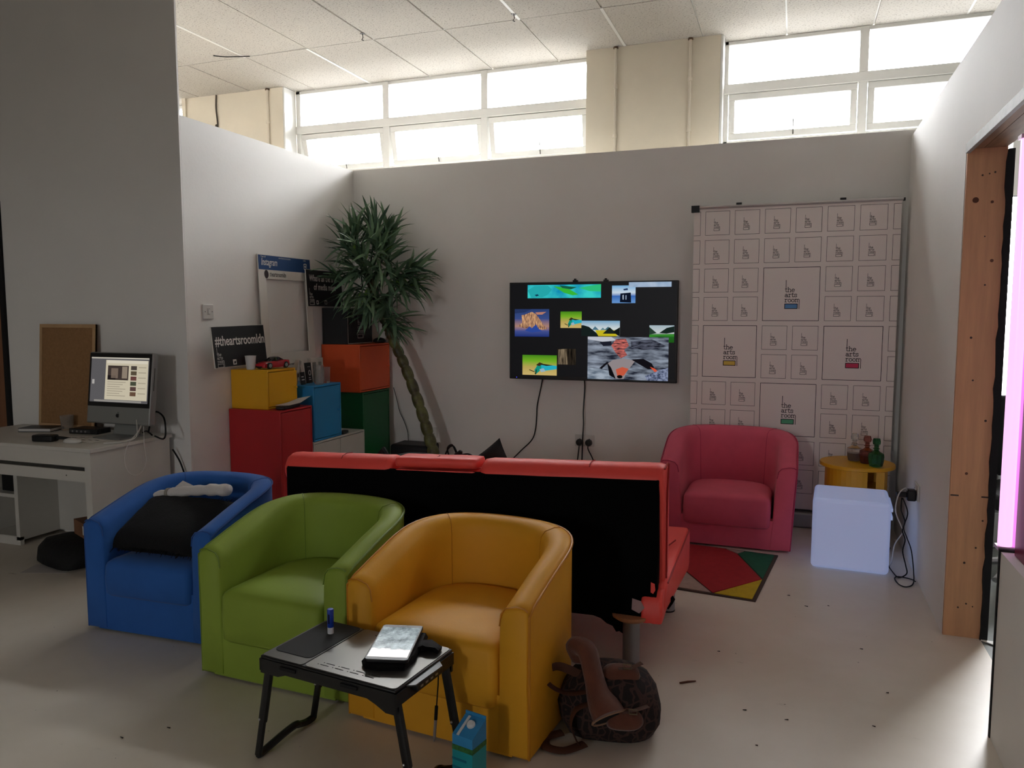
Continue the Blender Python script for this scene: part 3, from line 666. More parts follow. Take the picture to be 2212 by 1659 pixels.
def blob(prof, n=28, sx=1, sy=1, wob=0, seed=1, sq=2.6, bend=(0, 0)):
    rnd = random.Random(seed); ph_ = [rnd.uniform(0, 6.28) for _ in range(6)]; rings = []; zm = prof[-1][1]
    for r, z in prof:
        ring = []
        for i in range(n):
            a = 2*PI*i/n; ca, sa = math.cos(a), math.sin(a); e = 2/sq
            w = 1+wob*(math.sin(3*a+ph_[0]+z*20)+.6*math.sin(5*a+ph_[1]-z*33))
            t = z/zm
            ring.append(Vector((r*sx*w*math.copysign(abs(ca)**e, ca)+bend[0]*t*t, r*sy*w*math.copysign(abs(sa)**e, sa)+bend[1]*t*t, z)))
        rings.append(ring)
    return MB().loft(rings)
blob([(.10, .002), (.145, .01), (.165, .05), (.168, .10), (.155, .15), (.125, .19), (.08, .215), (.03, .225)], sx=1.02, sy=.78, wob=.022, seed=4).build('body', M_woven, bp_, smooth=True, ang=80)
# suede flap folded over like a sleeve, open hem toward the camera
fl_ = spline([(-.09, -.015, .235), (-.10, -.03, .285), (-.072, -.06, .285), (-.05, -.085, .225), (-.028, -.11, .165), (.0, -.135, .128), (.012, -.148, .112)], 5)
rad = [.03, .034, .036, .038, .04, .041, .042, .043, .043, .043, .042, .042, .041, .041, .041, .041, .042, .043, .045, .048, .052, .056, .060, .064, .066, .067, .068, .068, .068, .068, .068]
MB().tube(fl_, [v*1.2 for v in rad[:len(fl_)]], 14, flat=.62).build('flap', M_suede, bp_, smooth=True, ang=80)
e_ = fl_[-1]; d_ = (fl_[-1]-fl_[-3]).normalized()
MB().tube([e_-d_*.002, e_+d_*.003], .058, 14, flat=.42).build('hem_opening', M_dark, bp_)
ring_ = [e_+Vector((.067*math.cos(t), .0, 0)) for t in ()]
hb = MB()
up_ = Vector((0, 0, 1)); up_ = (up_-d_*up_.dot(d_)).normalized(); sd_ = d_.cross(up_)
hb.tube([e_+sd_*(.066*math.cos(2*PI*k/18))+up_*(.041*math.sin(2*PI*k/18)) for k in range(19)], .004, 5)
hb.build('stitched_hem', mat('hem_thread', (150, 116, 92), .8), bp_, smooth=True)
def strap(pts, w, name='strap', th=.16): return MB().tube(spline(pts, 5), w, 8, flat=th).build(name, M_strap, bp_, smooth=True, ang=70)
strap([(-.06, -.1, .17), (-.13, -.12, .165), (-.19, -.12, .19), (-.20, -.10, .22), (-.165, -.08, .235), (-.1, -.05, .20)], .016)
strap([(-.055, -.12, .14), (-.10, -.135, .12), (-.115, -.14, .07), (-.095, -.145, .02), (-.08, -.15, .006)], .017)
strap([(-.07, -.14, .010), (-.13, -.19, .009), (-.19, -.18, .010), (-.20, -.13, .010), (-.15, -.09, .012)], .020, th=.3)
pk = blob([(.055, 0), (.066, .012), (.06, .04), (.03, .055)], sx=1, sy=.55, wob=.03, seed=8).build('pocket_flap', M_suede, bp_, smooth=True, ang=80, loc=(.035, -.03, .185), rot=(R(20), 0, R(10)))
pk2 = blob([(.05, 0), (.06, .01), (.052, .032), (.02, .04)], sx=1, sy=.6, wob=.03, seed=9).build('pocket_flap', M_suede, bp_, smooth=True, ang=80, loc=(.055, -.115, .095), rot=(R(62), 0, R(12)))
strap([(.03, -.055, .235), (.07, -.04, .235), (.105, -.02, .245)], .012)
strap([(.05, -.15, .135), (.09, -.135, .14), (.13, -.11, .145)], .011)
for p_ in ((.06, -.052, .245), (.085, -.147, .142)):
    MB().tube([(p_[0]-.012, p_[1]-.004, p_[2]-.008), (p_[0]-.012, p_[1]-.006, p_[2]+.008), (p_[0]+.012, p_[1]-.006, p_[2]+.008), (p_[0]+.012, p_[1]-.004, p_[2]-.008), (p_[0]-.012, p_[1]-.004, p_[2]-.008)], .0025, 6).build('buckle', mat('brass', (120, 104, 84), .4, metal=.8), bp_)

# ---------------------------------------------------------------- rug
rg = thing('rug', 'geometric rug of red, green, yellow and grey pieces', 'rug', (-.132, 3.83, 0), R(-6.5))
RW, RL = 1.25, .80
MB().box((-RW, 0, 0), (0, RL+.0, .006)).build('backing', mat('rug_border', (74, 58, 50), .95, bump=(200, .4)), rg)
def pile(poly, n, rgb):
    MB().prism(poly, .006, .0095).build(n, mat(n, rgb, .95, noise=(30, .10), bump=(260, .5)), rg)
b_ = .018
pile([(-.209, b_), (-.022, .33), (-.218, .715), (-.30, RL-b_), (-.62, RL-b_), (-.66, .62)], 'red_piece', (172, 34, 40))
pile([(-.20, b_), (-b_, b_), (-b_, .325)], 'yellow_piece', (206, 172, 34))
pile([(-b_, .345), (-b_, RL-b_), (-.18, RL-b_), (-.212, .72)], 'green_piece', (24, 92, 66))
pile([(-.19, RL-b_), (-.29, RL-b_), (-.216, .725)], 'grey_piece', (170, 148, 140))
pile([(-.22, b_), (-.665, .61), (-RW+b_, .2), (-RW+b_, b_)], 'pink_grey_piece', (178, 150, 140))
pile([(-RW+b_, .22), (-.67, .63), (-.635, RL-b_), (-RW+b_, RL-b_)], 'dark_grey_piece', (96, 90, 86))

# ---------------------------------------------------------------- glowing cube
lc = thing('light_cube', 'glowing white plastic light cube on the floor by the yellow side table', 'lamp', (.335, 4.655, 0), R(-3))
m = bpy.data.materials.new('lit_polythene'); m.use_nodes = True; nt = m.node_tree; b = nt.nodes['Principled BSDF']
b.inputs['Base Color'].default_value = (.62, .66, .72, 1); b.inputs['Roughness'].default_value = .35
b.inputs['Emission Color'].default_value = (*lin((150, 170, 225)), 1); b.inputs['Emission Strength'].default_value = .34
M_cube = m
MB().box((-.195, -.19, .004), (.195, .19, .395)).build('shell', M_cube, lc, bevel=.022, seg=4)
for z in (.30, .345): MB().box((.193, -.16, z), (.205, .12, z+.02)).build('rib', M_cube, lc, bevel=.003)
MB().lathe([(.035, 0), (.035, .006)], 16).build('switch_plate', M_dark, lc, loc=(.195, .0, .12), rot=(0, R(90), 0))
# socket on the right wall, plugs and leads
M_plate = mat('white_socket', (214, 212, 206), .35)
def socket(lb, M, w=.146, h=.086, holes=True, switch=False):
    s = thing('wall_socket' if not switch else 'light_switch', lb, 'socket' if not switch else 'switch', M=M)
    MB().box((-w/2, -h/2, 0), (w/2, h/2, .009)).build('plate', M_plate, s, bevel=.003)
    if switch:
        MB().box((-.011, -.02, .009), (.011, .02, .0105)).build('rocker_seat', mat('seat_shadow', (180, 178, 172), .4), s)
        MB().box((-.007, -.013, .0105), (.007, .013, .015)).build('rocker', M_plate, s, bevel=.002)
        for x in (-.03, .03): MB().lathe([(.003, 0), (.003, .001)], 10).build('screw', mat('dark_screw', (80, 76, 72), .4), s, loc=(x, 0, .009))
    elif holes:
        hm = MB()
        for x in ((-.036, .036) if w > .1 else (0,)):
            hm.box((x-.003, .008, .0088), (x+.003, .016, .0096)); hm.box((x-.012, -.012, .0088), (x-.006, -.007, .0096)); hm.box((x+.006, -.012, .0088), (x+.012, -.007, .0096))
        hm.build('pin_holes', M_dark, s)
    return s
socket('double wall socket on the right wall by the glowing cube', face((XR-.001, 4.57, .45), (0, -1, 0), (0, 0, 1)))
pg = thing('plug_adapter', 'black plug with adapter block in the right wall socket', 'plug', (XR-.012, 4.54, .435))
MB().box((-.045, -.028, -.03), (0, .028, .03)).build('plug_body', M_black, pg, bevel=.008)
MB().box((-.095, -.02, -.012), (-.044, .012, .014)).build('adapter', M_black, pg, bevel=.004)
M_wc = mat('white_lead', (206, 202, 196), .5)
lw = tag(cable([(.60, 4.53, .46), (.585, 4.51, .475), (.555, 4.5, .44), (.545, 4.5, .35), (.575, 4.49, .27), (.585, 4.5, .24), (.55, 4.52, .16), (.545, 4.56, .06), (.54, 4.62, .008)], .0032, m=M_wc, name='white_lead'), 'thin white lead hanging from the right wall plug', 'cable')
tag(cable([(.575, 4.525, .42), (.57, 4.49, .36), (.59, 4.49, .30), (.58, 4.49, .25), (.595, 4.49, .2), (.585, 4.48, .14), (.60, 4.46, .07), (.605, 4.45, .03), (.57, 4.44, .008), (.55, 4.5, .008), (.53, 4.62, .03), (.542, 4.64, .11)], .0032, m=M_dark, name='black_lead'), 'black lead from the right wall plug to the cube switch', 'cable')
tag(cable([(.578, 4.515, .42), (.60, 4.48, .35), (.585, 4.485, .27), (.60, 4.48, .22), (.62, 4.44, .16), (.63, 4.4, .06), (.625, 4.36, .008), (.585, 4.30, .006), (.555, 4.33, .006), (.545, 4.42, .006), (.57, 4.46, .006), (.625, 4.43, .008), (.635, 4.36, .02)], .0032, m=M_dark, name='black_lead'), 'longer black lead looping over the floor below the right wall plug', 'cable')

# ---------------------------------------------------------------- yellow side table with decanters
M_yt = mat('yellow_lacquer', (216, 158, 26), .4, noise=(4, .04))
st = thing('side_table', 'round yellow side table behind the glowing cube', 'table', (.39, 5.065, 0), R(-15))
MB().lathe([(.2, .478), (.212, .482), (.212, .498), (.209, .502), (.001, .503)], 40).build('table_top', M_yt, st, smooth=True)
a0, a1 = 150, 300
wall = [(.18*math.cos(R(a0+(a1-a0)*k/16)), .18*math.sin(R(a0+(a1-a0)*k/16))) for k in range(17)]
inn = [(x*.9, y*.9) for x, y in reversed(wall)]
bd = MB(); n = len(wall)
for k in range(n-1):
    bd.prism([wall[k], wall[k+1], (wall[k+1][0]*.9, wall[k+1][1]*.9), (wall[k][0]*.9, wall[k][1]*.9)], .0, .478)
bd.build('curved_side', M_yt, st, smooth=True)
MB().box((.13, -.12, 0), (.175, -.02, .478)).build('post', M_yt, st)
MB().box((-.16, .1, 0), (.15, .118, .478)).build('back_panel', M_yt, st)
MB().lathe([(.172, .36), (.172, .372)], 30).build('shelf', M_yt, st)
def glassm(n, rgb, rough=.08): return mat(n, rgb, rough, trans=.9, ior=1.3, spec=.5)
def decanter(lb, x, y, gm, liquid=None, sq=1.0):
    d = thing('decanter', lb, 'decanter', (x, y, .5035), R(20), 'glass decanters on the yellow table')
    MB().lathe([(.026, 0), (.036, .004), (.042, .03), (.045, .06), (.042, .078), (.02, .09), (.013, .098), (.013, .104), (.02, .108), (.013, .112), (.013, .122), (.021, .127)], 10).build('bottle', gm, d, smooth=True, ang=25)
    MB().lathe([(.012, .122), (.012, .13), (.022, .134), (.024, .15), (.019, .168), (.006, .17)], 8).build('stopper', gm, d, ang=20)
    if liquid: MB().lathe([(.024, .004), (.034, .008), (.039, .03), (.041, .05)], 10).build('drink', liquid, d)
decanter('clear glass decanter with brown drink, back left of the three', .375, 5.10, glassm('clear_glass', (238, 238, 236)), mat('brown_drink', (112, 44, 22), .2, trans=.4))
decanter('pinkish glass decanter, middle of the three', .44, 5.03, glassm('pink_glass', (176, 112, 104)), mat('red_drink', (120, 48, 40), .2, trans=.4))
decanter('green glass decanter, nearest of the three', .482, 4.942, glassm('green_glass', (70, 140, 92)), None)

# ---------------------------------------------------------------- printed roll-up banner
bn = thing('roll_up_banner', 'white roll-up banner printed with squares and small logos', 'banner', (-.647, 5.352, 0), 0)
BW, BT, BB = 1.252, 2.105, .115
M_bn = mat('banner_film', (242, 232, 226), .55)
M_ink = mat('black_ink', (24, 22, 24), .6)
fb = MB().box((0, -.0006, BB), (BW, .0006, BT-.005)).build('print_sheet', M_bn, bn)
MB().tube([(-.012, 0, BT), (BW+.008, 0, BT)], .014, 10, flat=.8).build('top_rail', mat('satin_rail', (196, 192, 190), .35, metal=.4), bn, smooth=True)
MB().box((-.018, -.018, BT-.03), (.035, .014, BT+.014)).build('end_cap', M_black, bn)
MB().box((BW+.006, -.01, BT-.012), (BW+.018, .01, BT+.006)).build('end_cap', M_black, bn)
for x in (.27, .90): MB().box((x, -.012, BT+.009), (x+.035, .012, BT+.022)).build('clip', M_black, bn)
MB().box((-.01, -.05, 0), (BW+.01, .05, .10)).build('cassette', mat('cassette_silver', (150, 146, 144), .4, metal=.6), bn, bevel=.012)
for x in (.05, BW-.09): MB().box((x, -.055, 0), (x+.04, .06, .012)).build('foot', M_black, bn)
MB().tube([(BW/2, .03, .09), (BW/2, .03, BT)], .01, 8).build('support_pole', M_metal, bn)
# small tile: pitch .175 x .181; columns start .06
PX, PZ, TS = .189, .189, .155
zc = [BT-.105-PZ*k for k in range(11)]
xc = [.1535+PX*k for k in range(6)]
def sq(mb, x0, z0, x1, z1, w):
    for p, q in (((x0, z0), (x1, z0)), ((x1, z0), (x1, z1)), ((x1, z1), (x0, z1)), ((x0, z1), (x0, z0))): stroke(mb, [p, q], w)
MR = Matrix(((1, 0, 0, 0), (0, 0, -1, 0), (0, 1, 0, 0), (0, 0, 0, 1)))
small = None
M2 = face((0, 0, 0), (1, 0, 0), (0, 0, 1))
def tile_small():
    mb = MB(); h = TS/2; sq(mb, -h, -h, h, h, .0021); logo_mesh(mb, -.024, -.002, .0085, .21)
    # dot of clear space: keep only ink
    return mb
big = {(2, 2): (96, 152, 206), (0, 4): (230, 196, 84), (4, 4): (216, 56, 96), (2, 6): (88, 176, 130)}
bigcells = set()
for (ci, ri), c in big.items():
    for a in (0, 1):
        for r_ in (0, 1): bigcells.add((ci+a, ri+r_))
for ri, z in enumerate(zc):
    for ci, x in enumerate(xc):
        if (ci, ri) in bigcells: continue
        if z-TS/2 < BB: continue
        if small is None: t = tile_small().build('printed_square', M_ink, bn, fix=False); small = t
        else: t = share(small, bn)
        t.location = (x, -.0012, z); t.rotation_euler = (R(90), 0, 0)
    # cut-off squares at both edges
    if z-TS/2 > BB:
        h = TS/2
        for x0, x1 in ((0, xc[0]-PX+h), (xc[5]+PX-h, BW)):
            mb = MB(); stroke(mb, [(x0, -h), (x1, -h)], .0021); stroke(mb, [(x0, h), (x1, h)], .0021)
            xx = x1 if x0 == 0 else x0
            stroke(mb, [(xx, -h), (xx, h)], .0021)
            mb.build('printed_edge', M_ink, bn, fix=False, loc=(0, -.0012, z), rot=(R(90), 0, 0))
for (ci, ri), c in big.items():
    x = (xc[ci]+xc[ci+1])/2; z = (zc[ri]+zc[ri+1])/2; h = (PX+TS)/2
    mb = MB(); sq(mb, -h, -h, h, h, .0034); logo_mesh(mb, -.037, .014, .0195, .19)
    t = mb.build('printed_square', M_ink, bn, fix=False, loc=(x, -.0012, z), rot=(R(90), 0, 0))
    u = .0195; lx, ly = -.037, .014
    MB().add([(lx+.1*u, ly-(3.36+.65)*u, -.0002), (lx+3.95*u, ly-(3.36+.65)*u, -.0002), (lx+3.95*u, ly-(3.36+2.1)*u, -.0002), (lx+.1*u, ly-(3.36+2.1)*u, -.0002)], [(3, 2, 1, 0)]).build('colour_block', mat('ink_%d_%d' % (ci, ri), c, .6), t, fix=False)

# ---------------------------------------------------------------- television
tv = thing('television', 'large black wall television showing scattered photographs', 'television', (-1.985, 5.40, .918))
TW, TH = 1.235, .712
MB().box((0, 0, 0), (TW, .035, TH)).build('casing', M_black, tv, bevel=.004)
MB().box((.3, .034, .15), (.93, .068, .55)).build('wall_bracket', M_dark, tv)
for x in (.5, .725): MB().box((x-.016, .0, TH), (x+.016, .03, TH+.012)).box((x-.008, .004, TH+.012), (x+.006, .02, TH+.022)).build('mount_clip', M_black, tv)
scr = MB().box((.012, -.001, .026), (TW-.012, .001, TH-.012)).build('screen', mat('tv_glass', (6, 6, 7), .35, spec=.15, emit=(16, 16, 18), emits=1.0), tv)
MB().lathe([(.003, 0), (.002, .002)], 10).build('power_light', emat('blue_led', (60, 70, 255), 2.5), tv, loc=(.057, -.001, .012), rot=(R(90), 0, 0))
EM = {}
def ecol(c, s=.85):
    k = tuple(c)
    if k not in EM: EM[k] = emat('screen_%d_%d_%d' % k, c, s)
    return EM[k]
def enoise(name, c0, c1, sc, st=(1, 1, 1), p=(.35, .65), s=.85):
    m = bpy.data.materials.new(name); m.use_nodes = True; nt = m.node_tree; nt.nodes.clear()
    tc = nt.nodes.new('ShaderNodeTexCoord'); mp = nt.nodes.new('ShaderNodeMapping'); mp.inputs['Scale'].default_value = st
    n = nt.nodes.new('ShaderNodeTexNoise'); n.inputs['Scale'].default_value = sc; n.inputs['Detail'].default_value = 5
    r = nt.nodes.new('ShaderNodeValToRGB'); e = r.color_ramp.elements; e[0].position, e[1].position = p; e[0].color = (*lin(c0), 1); e[1].color = (*lin(c1), 1)
    em = nt.nodes.new('ShaderNodeEmission'); em.inputs[1].default_value = s; o = nt.nodes.new('ShaderNodeOutputMaterial')
    for a, b in ((tc.outputs['Object'], mp.inputs[0]), (mp.outputs[0], n.inputs[0]), (n.outputs[0], r.inputs[0]), (r.outputs[0], em.inputs[0]), (em.outputs[0], o.inputs[0])): nt.links.new(a, b)
    return m
def egrad(name, stops, s=.85):
    """vertical picture gradient: stops = [(v, colour)], v 0 top .. 1 bottom of the photo, object z"""
    m = bpy.data.materials.new(name); m.use_nodes = True; nt = m.node_tree; nt.nodes.clear()
    tc = nt.nodes.new('ShaderNodeTexCoord'); sp = nt.nodes.new('ShaderNodeSeparateXYZ'); r = nt.nodes.new('ShaderNodeValToRGB')
    e = r.color_ramp.elements
    while len(e) < len(stops): e.new(.5)
    for q, (v, c) in zip(e, sorted(stops)): q.position = v; q.color = (*lin(c), 1)
    em = nt.nodes.new('ShaderNodeEmission'); em.inputs[1].default_value = s; o = nt.nodes.new('ShaderNodeOutputMaterial')
    for a, b in ((tc.outputs['Generated'], sp.inputs[0]), (r.outputs[0], em.inputs[0]), (em.outputs[0], o.inputs[0])): nt.links.new(a, b)
    iv = nt.nodes.new('ShaderNodeMath'); iv.operation = 'SUBTRACT'; iv.inputs[0].default_value = 1; nt.links.new(sp.outputs[2], iv.inputs[1]); nt.links.new(iv.outputs[0], r.inputs[0])
    return m
def pic(cx0, cy0, cx1, cy1, bg, shapes, lay=1):
    """a photograph on the screen; crop units of the screen area 1350 x 790"""
    ux = lambda c: (c-92)/1350*TW; uz = lambda c: TH-(c-108)/792*TH
    x0, x1, z1, z0 = ux(cx0), ux(cx1), uz(cy0), uz(cy1); y = -.0012-.0012*lay
    p = MB().box((x0, y, z0), (x1, y+.0005, z1)).build('photo', bg, scr)
    for k, (pts, c) in enumerate(shapes):
        yy = y-.00015*(k+1); mm_ = c if not isinstance(c, tuple) else ecol(c)
        MB().poly([(x0+(x1-x0)*a, yy, z1-(z1-z0)*b2) for a, b2 in pts]).build('photo_shape', mm_, p, fix=False)
def ell(cx, cy, rx, ry, n=14): return [(cx+rx*math.cos(-2*PI*k/n), cy+ry*math.sin(-2*PI*k/n)) for k in range(n)]
pic(248, 130, 850, 237, enoise('px_sea', (20, 150, 190), (60, 215, 210), 9), [([(0, .4), (.1, .1), (.28, .05), (.34, .35), (.28, .75), (.2, .95), (.05, .95)], (40, 176, 180)), ([(.36, .1), (.55, .25), (.7, .75), (.62, .8), (.5, .6)], (60, 190, 60)), ([(.44, .05), (.68, .2), (.6, .36), (.48, .25)], (24, 96, 70)), ([(.7, .25), (.98, .0), (1, 0), (1, .55), (.85, .5)], (50, 200, 130)), ([(.1, .75), (.14, .7), (.16, .8), (.12, .86)], (16, 60, 90))])
pic(937, 143, 1120, 280, egrad('px_blue', [(0, (120, 180, 226)), (.4, (210, 226, 240)), (.6, (60, 110, 190)), (1, (110, 160, 220))]), [([(.36, .45), (.8, .4), (.82, .98), (.34, .95)], (14, 22, 40)), ([(.45, .55), (.5, .52), (.5, .8), (.46, .8)], (190, 205, 225)), ([(.58, .55), (.62, .55), (.62, .8), (.58, .8)], (160, 180, 205)), ([(.48, .2), (.66, .15), (.68, .26), (.5, .28)], (30, 50, 90))])
pic(1068, 118, 1392, 157, enoise('px_mist', (150, 176, 206), (190, 206, 226), 9), [], 2)
pic(138, 325, 430, 550, egrad('px_dusk', [(0, (46, 66, 116)), (.35, (60, 80, 140)), (.62, (176, 134, 120)), (.8, (70, 84, 150)), (1, (30, 50, 120))]), [([(.08, .62), (.22, .5), (.2, .22), (.3, .2), (.5, .1), (.62, .18), (.72, .35), (.85, .6), (.95, .72), (.8, .75), (.55, .66), (.3, .7)], enoise('px_rock', (110, 76, 70), (230, 176, 128), 30, (3, 1, 1))), ([(.3, .78), (.44, .62), (.5, .7), (.62, .55), (.7, .72), (.8, .8), (.5, .85)], (48, 76, 160)), ([(.6, .12), (.92, .1), (.8, .2), (.65, .2)], (190, 130, 112)), ([(.0, .0), (.5, .0), (.3, .12), (0, .16)], (40, 56, 100))])
def bird(x0, y0, x1, y1, nm):
    pic(x0, y0, x1, y1, egrad(nm, [(0, (70, 140, 30)), (.3, (120, 180, 40)), (.6, (190, 170, 90)), (1, (214, 186, 116))]), [([(.35, .75), (.44, .5), (.55, .42), (.6, .55), (.5, .8), (.4, .95)], (20, 150, 130)), ([(.55, .5), (.8, .48), (1, .52), (1, .68), (.75, .75), (.55, .8)], (40, 180, 200)), ([(.4, .5), (.5, .36), (.6, .42), (.5, .55)], (60, 44, 26)), ([(.2, .72), (.36, .82), (.36, .86), (.2, .76)], (20, 20, 16)), ([(.5, .7), (.62, .65), (.68, .8), (.55, .85)], (160, 186, 200)), ([(.55, .42), (.9, .5), (.7, .53), (.56, .48)], (40, 34, 26)), ([(.36, .95), (.4, .72), (.43, .72), (.4, .97)], (30, 60, 40))])
bird(524, 345, 697, 477, 'px_bird')
pic(695, 418, 1002, 540, egrad('px_sky', [(0, (120, 170, 205)), (.5, (214, 224, 226)), (1, (190, 204, 200))]), [([(.28, .6), (.36, .36), (.46, .6)], (80, 120, 140)), ([(.5, .6), (.56, .45), (.64, .6)], (96, 136, 150)), ([(.6, .6), (.7, .38), (.8, .6)], (70, 110, 124)), ([(.0, 1), (0, .3), (.06, .3), (.2, .4), (.3, .6), (.5, 1)], (24, 34, 32)), ([(.36, .62), (.98, .6), (.98, .9), (.9, 1), (.45, 1)], (206, 190, 34)), ([(.56, .84), (.66, .6), (.74, .42), (.82, .6), (.96, .84)], (28, 38, 30)), ([(.82, .7), (1, .42), (1, 1), (.95, .95)], (20, 26, 24))])
pic(1230, 452, 1418, 585, egrad('px_valley', [(0, (170, 190, 200)), (.45, (206, 214, 214)), (.55, (40, 110, 40)), (1, (30, 90, 24))]), [([(0, .1), (.3, .45), (.0, .55)], (40, 60, 50)), ([(.4, .45), (.7, .15), (1, .05), (1, .4), (.7, .48)], (26, 40, 36)), ([(0, .55), (1, .5), (1, .65), (.4, .62), (0, .7)], (56, 140, 46))])
pic(748, 545, 1378, 883, enoise('px_water', (36, 40, 54), (150, 160, 176), 7, (1.2, 1, 5), (.36, .66)), [([(0, .0), (.3, 0), (.36, .08), (.2, .12), (0, .06)], (200, 204, 214)), ([(.36, .05), (.48, .04), (.52, .2), (.46, .3), (.5, .42), (.42, .5), (.35, .36), (.3, .2)], enoise('px_reflect', (60, 40, 46), (226, 120, 110), 26, (1, 1, 4))), ([(.15, .12), (.3, .1), (.3, .2), (.2, .22)], (30, 32, 44)), ([(.54, .1), (.8, .05), (.98, .2), (.7, .3), (.55, .25)], enoise('px_dkwater', (24, 26, 36), (96, 100, 116), 22, (1, 1, 4))), ([(0, .72), (.28, .8), (.34, 1), (0, 1)], enoise('px_ice', (96, 110, 126), (170, 182, 196), 12, (1, 1, 3))), ([(.25, .64), (.32, .54), (.45, .5), (.6, .55), (.5, .8), (.46, .98), (.36, .98), (.3, .82)], (150, 140, 142)), ([(.36, .76), (.44, .7), (.52, .74), (.46, .9), (.38, .92)], (206, 92, 66)), ([(.55, .52), (.7, .5), (.8, .6), (.84, .72), (.76, .74), (.66, .64)], (20, 18, 24)), ([(.78, .68), (.84, .72), (.9, .82), (.84, .8)], (226, 90, 60)), ([(.25, .6), (.3, .72), (.36, .98), (.28, .9)], (14, 14, 18)), ([(.15, .74), (.25, .58), (.27, .6), (.18, .76)], (20, 20, 26)), (ell(.41, .93, .035, .04), (14, 12, 14)), ([(.72, .9), (.9, .75), (1, .7), (1, 1), (.75, 1)], enoise('px_foam', (60, 70, 96), (150, 160, 190), 60))], 2)
pic(497, 645, 652, 775, enoise('px_bark', (14, 12, 10), (56, 48, 38), 20, (4, 1, .4)), [([(.08, .05), (.52, .0), (.56, .98), (.06, .98)], enoise('px_bark2', (40, 32, 24), (150, 132, 106), 22, (6, 1, .5)))])
bird(205, 700, 495, 865, 'px_bird2')
# TV leads and double socket with two plugs
socket('double wall socket under the television', face((-1.419, YB-.0005, .47), (1, 0, 0), (0, 0, 1)))
for lb, x, e in (('left black plug in the socket under the television', -1.455, -1.47), ('right black plug in the socket under the television', -1.385, -1.335)):
    p = thing('plug', lb, 'plug', (x, YB-.011, .457), group='plugs under the television')
    MB().lathe([(.026, 0), (.027, .012), (.022, .028), (.012, .034)], 16).build('plug_body', M_black, p, smooth=True, rot=(R(90), 0, 0))
    cable([(0, -.02, -.012), (.0, -.024, -.045), ((e-x)*.6, -.015, -.11), (e-x, -.012, -.18), (e-x, -.012, -.44)], .0045, m=M_black, parent=p, name='flex')
tag(cable([(-1.735, 5.43, .93), (-1.755, YB-.012, .86), (-1.785, YB-.01, .72), (-1.79, YB-.01, .64), (-1.80, YB-.01, .53), (-1.83, YB-.01, .45), (-1.92, YB-.01, .36), (-2.01, YB-.01, .26), (-2.05, YB-.01, .15)], .0045, m=M_black, name='tv_lead'), 'black lead curving down left from the television', 'cable')
tag(cable([(-1.417, 5.43, .93), (-1.418, YB-.02, .86), (-1.423, YB-.035, .7), (-1.42, YB-.04, .6), (-1.425, YB-.04, .5), (-1.43, YB-.035, .36), (-1.435, YB-.03, .2), (-1.44, YB-.03, .02)], .005, m=M_black, name='tv_lead'), 'straight black lead dropping from the television past the socket', 'cable')
socket('plain double socket on the back wall behind the palm trunk', face((-2.69, YB-.0005, .465), (1, 0, 0), (0, 0, 1)))
socket('white light switch on the left wall above the hashtag sign', face((XL+.0005, 3.778, 1.413), (0, 1, 0), (0, 0, 1)), w=.088, h=.088, switch=True)
# ---------------------------------------------------------------- metal cabinets along the left wall
def cabinet(lb, x0, x1, y0, y1, z0, z1, rgb, mname, doors=1, ajar=0.0, knob='far', top=True):
    mm = mat(mname, rgb, .42, noise=(3, .03))
    c = thing('cabinet', lb, 'cabinet', (x0, y0, z0), group='metal cabinets along the left wall')
    D_, W_, H = x1-x0, y1-y0, z1-z0; t = .012
    b = MB()
    b.box((0, 0, 0), (D_, t, H)).box((0, W_-t, 0), (D_, W_, H)).box((0, t, 0), (D_, W_-t, t)).box((0, t, H-t), (D_, W_-t, H)).box((0, t, t), (t, W_-t, H-t))
    b.build('body', mm, c, bevel=.0025)
    w = (W_-2*t)/doors
    for k in range(doors):
        dr = MB().box((-.014, .003, t+.004), (0, w-.003, H-t-.004)).build('door', mm, c, bevel=.002)
        dr.location = (D_-.001, t+k*w, 0); dr.rotation_euler = (0, 0, -ajar)
        if knob:
            ky = w-.03
            MB().lathe([(.005, 0), (.004, .01), (.009, .014), (.009, .02), (.004, .023)], 12).build('knob', mm, dr, smooth=True, loc=(0, ky, H*.5), rot=(0, R(90), 0))
    return c
cabinet('large dark red cabinet standing on the floor by the left wall', XL+.004, -2.952, 3.932, 4.272, 0, .803, (176, 34, 38), 'red_metal', knob='')
cabinet('small yellow cabinet with door ajar, on top of the red one', XL+.004, -3.06, 3.962, 4.252, .804, 1.05, (224, 166, 22), 'yellow_metal', ajar=R(5))
cabinet('low white two-door cabinet under the blue one', XL+.004, -2.955, 4.285, 4.93, 0, .55, (204, 202, 194), 'white_metal', doors=2, knob='')
cabinet('blue cabinet standing on the low white cabinet', XL+.004, -2.96, 4.302, 4.632, .552, .925, (36, 132, 190), 'blue_metal')
cabinet('tall dark green cabinet in the corner under the orange one', XL+.004, -3.0, 4.99, 5.39, 0, .813, (22, 96, 52), 'green_metal', knob='')
cabinet('orange cabinet on top of the dark green one', XL+.004, -3.008, 4.967, 5.42, .815, 1.172, (222, 88, 42), 'orange_metal')
M_sign = mat('black_foamboard', (22, 21, 23), .5); M_core = mat('white_foam_edge', (216, 212, 206), .7); M_prt = mat('white_print', (222, 218, 212), .6)
bx = thing('display_box', 'black display box with white logo panel, on the orange cabinet', 'box', (XL+.005, 4.985, 1.174))
MB().box((0, 0, 0), (.215, .36, .27)).build('body', mat('black_card', (24, 28, 30), .6), bx)
fm = MB().box((.216, 0, .0), (.2185, .36, .268)).build('front_panel', M_sign, bx)
lm = MB(); sq(lm, .004, .004, .356, .264, .004); logo_mesh(lm, .14, .145, .0185, .18)
lm.build('printed_logo', M_prt, bx, fix=False).matrix_local = face((.2192, 0, 0), (0, 1, 0), (0, 0, 1))
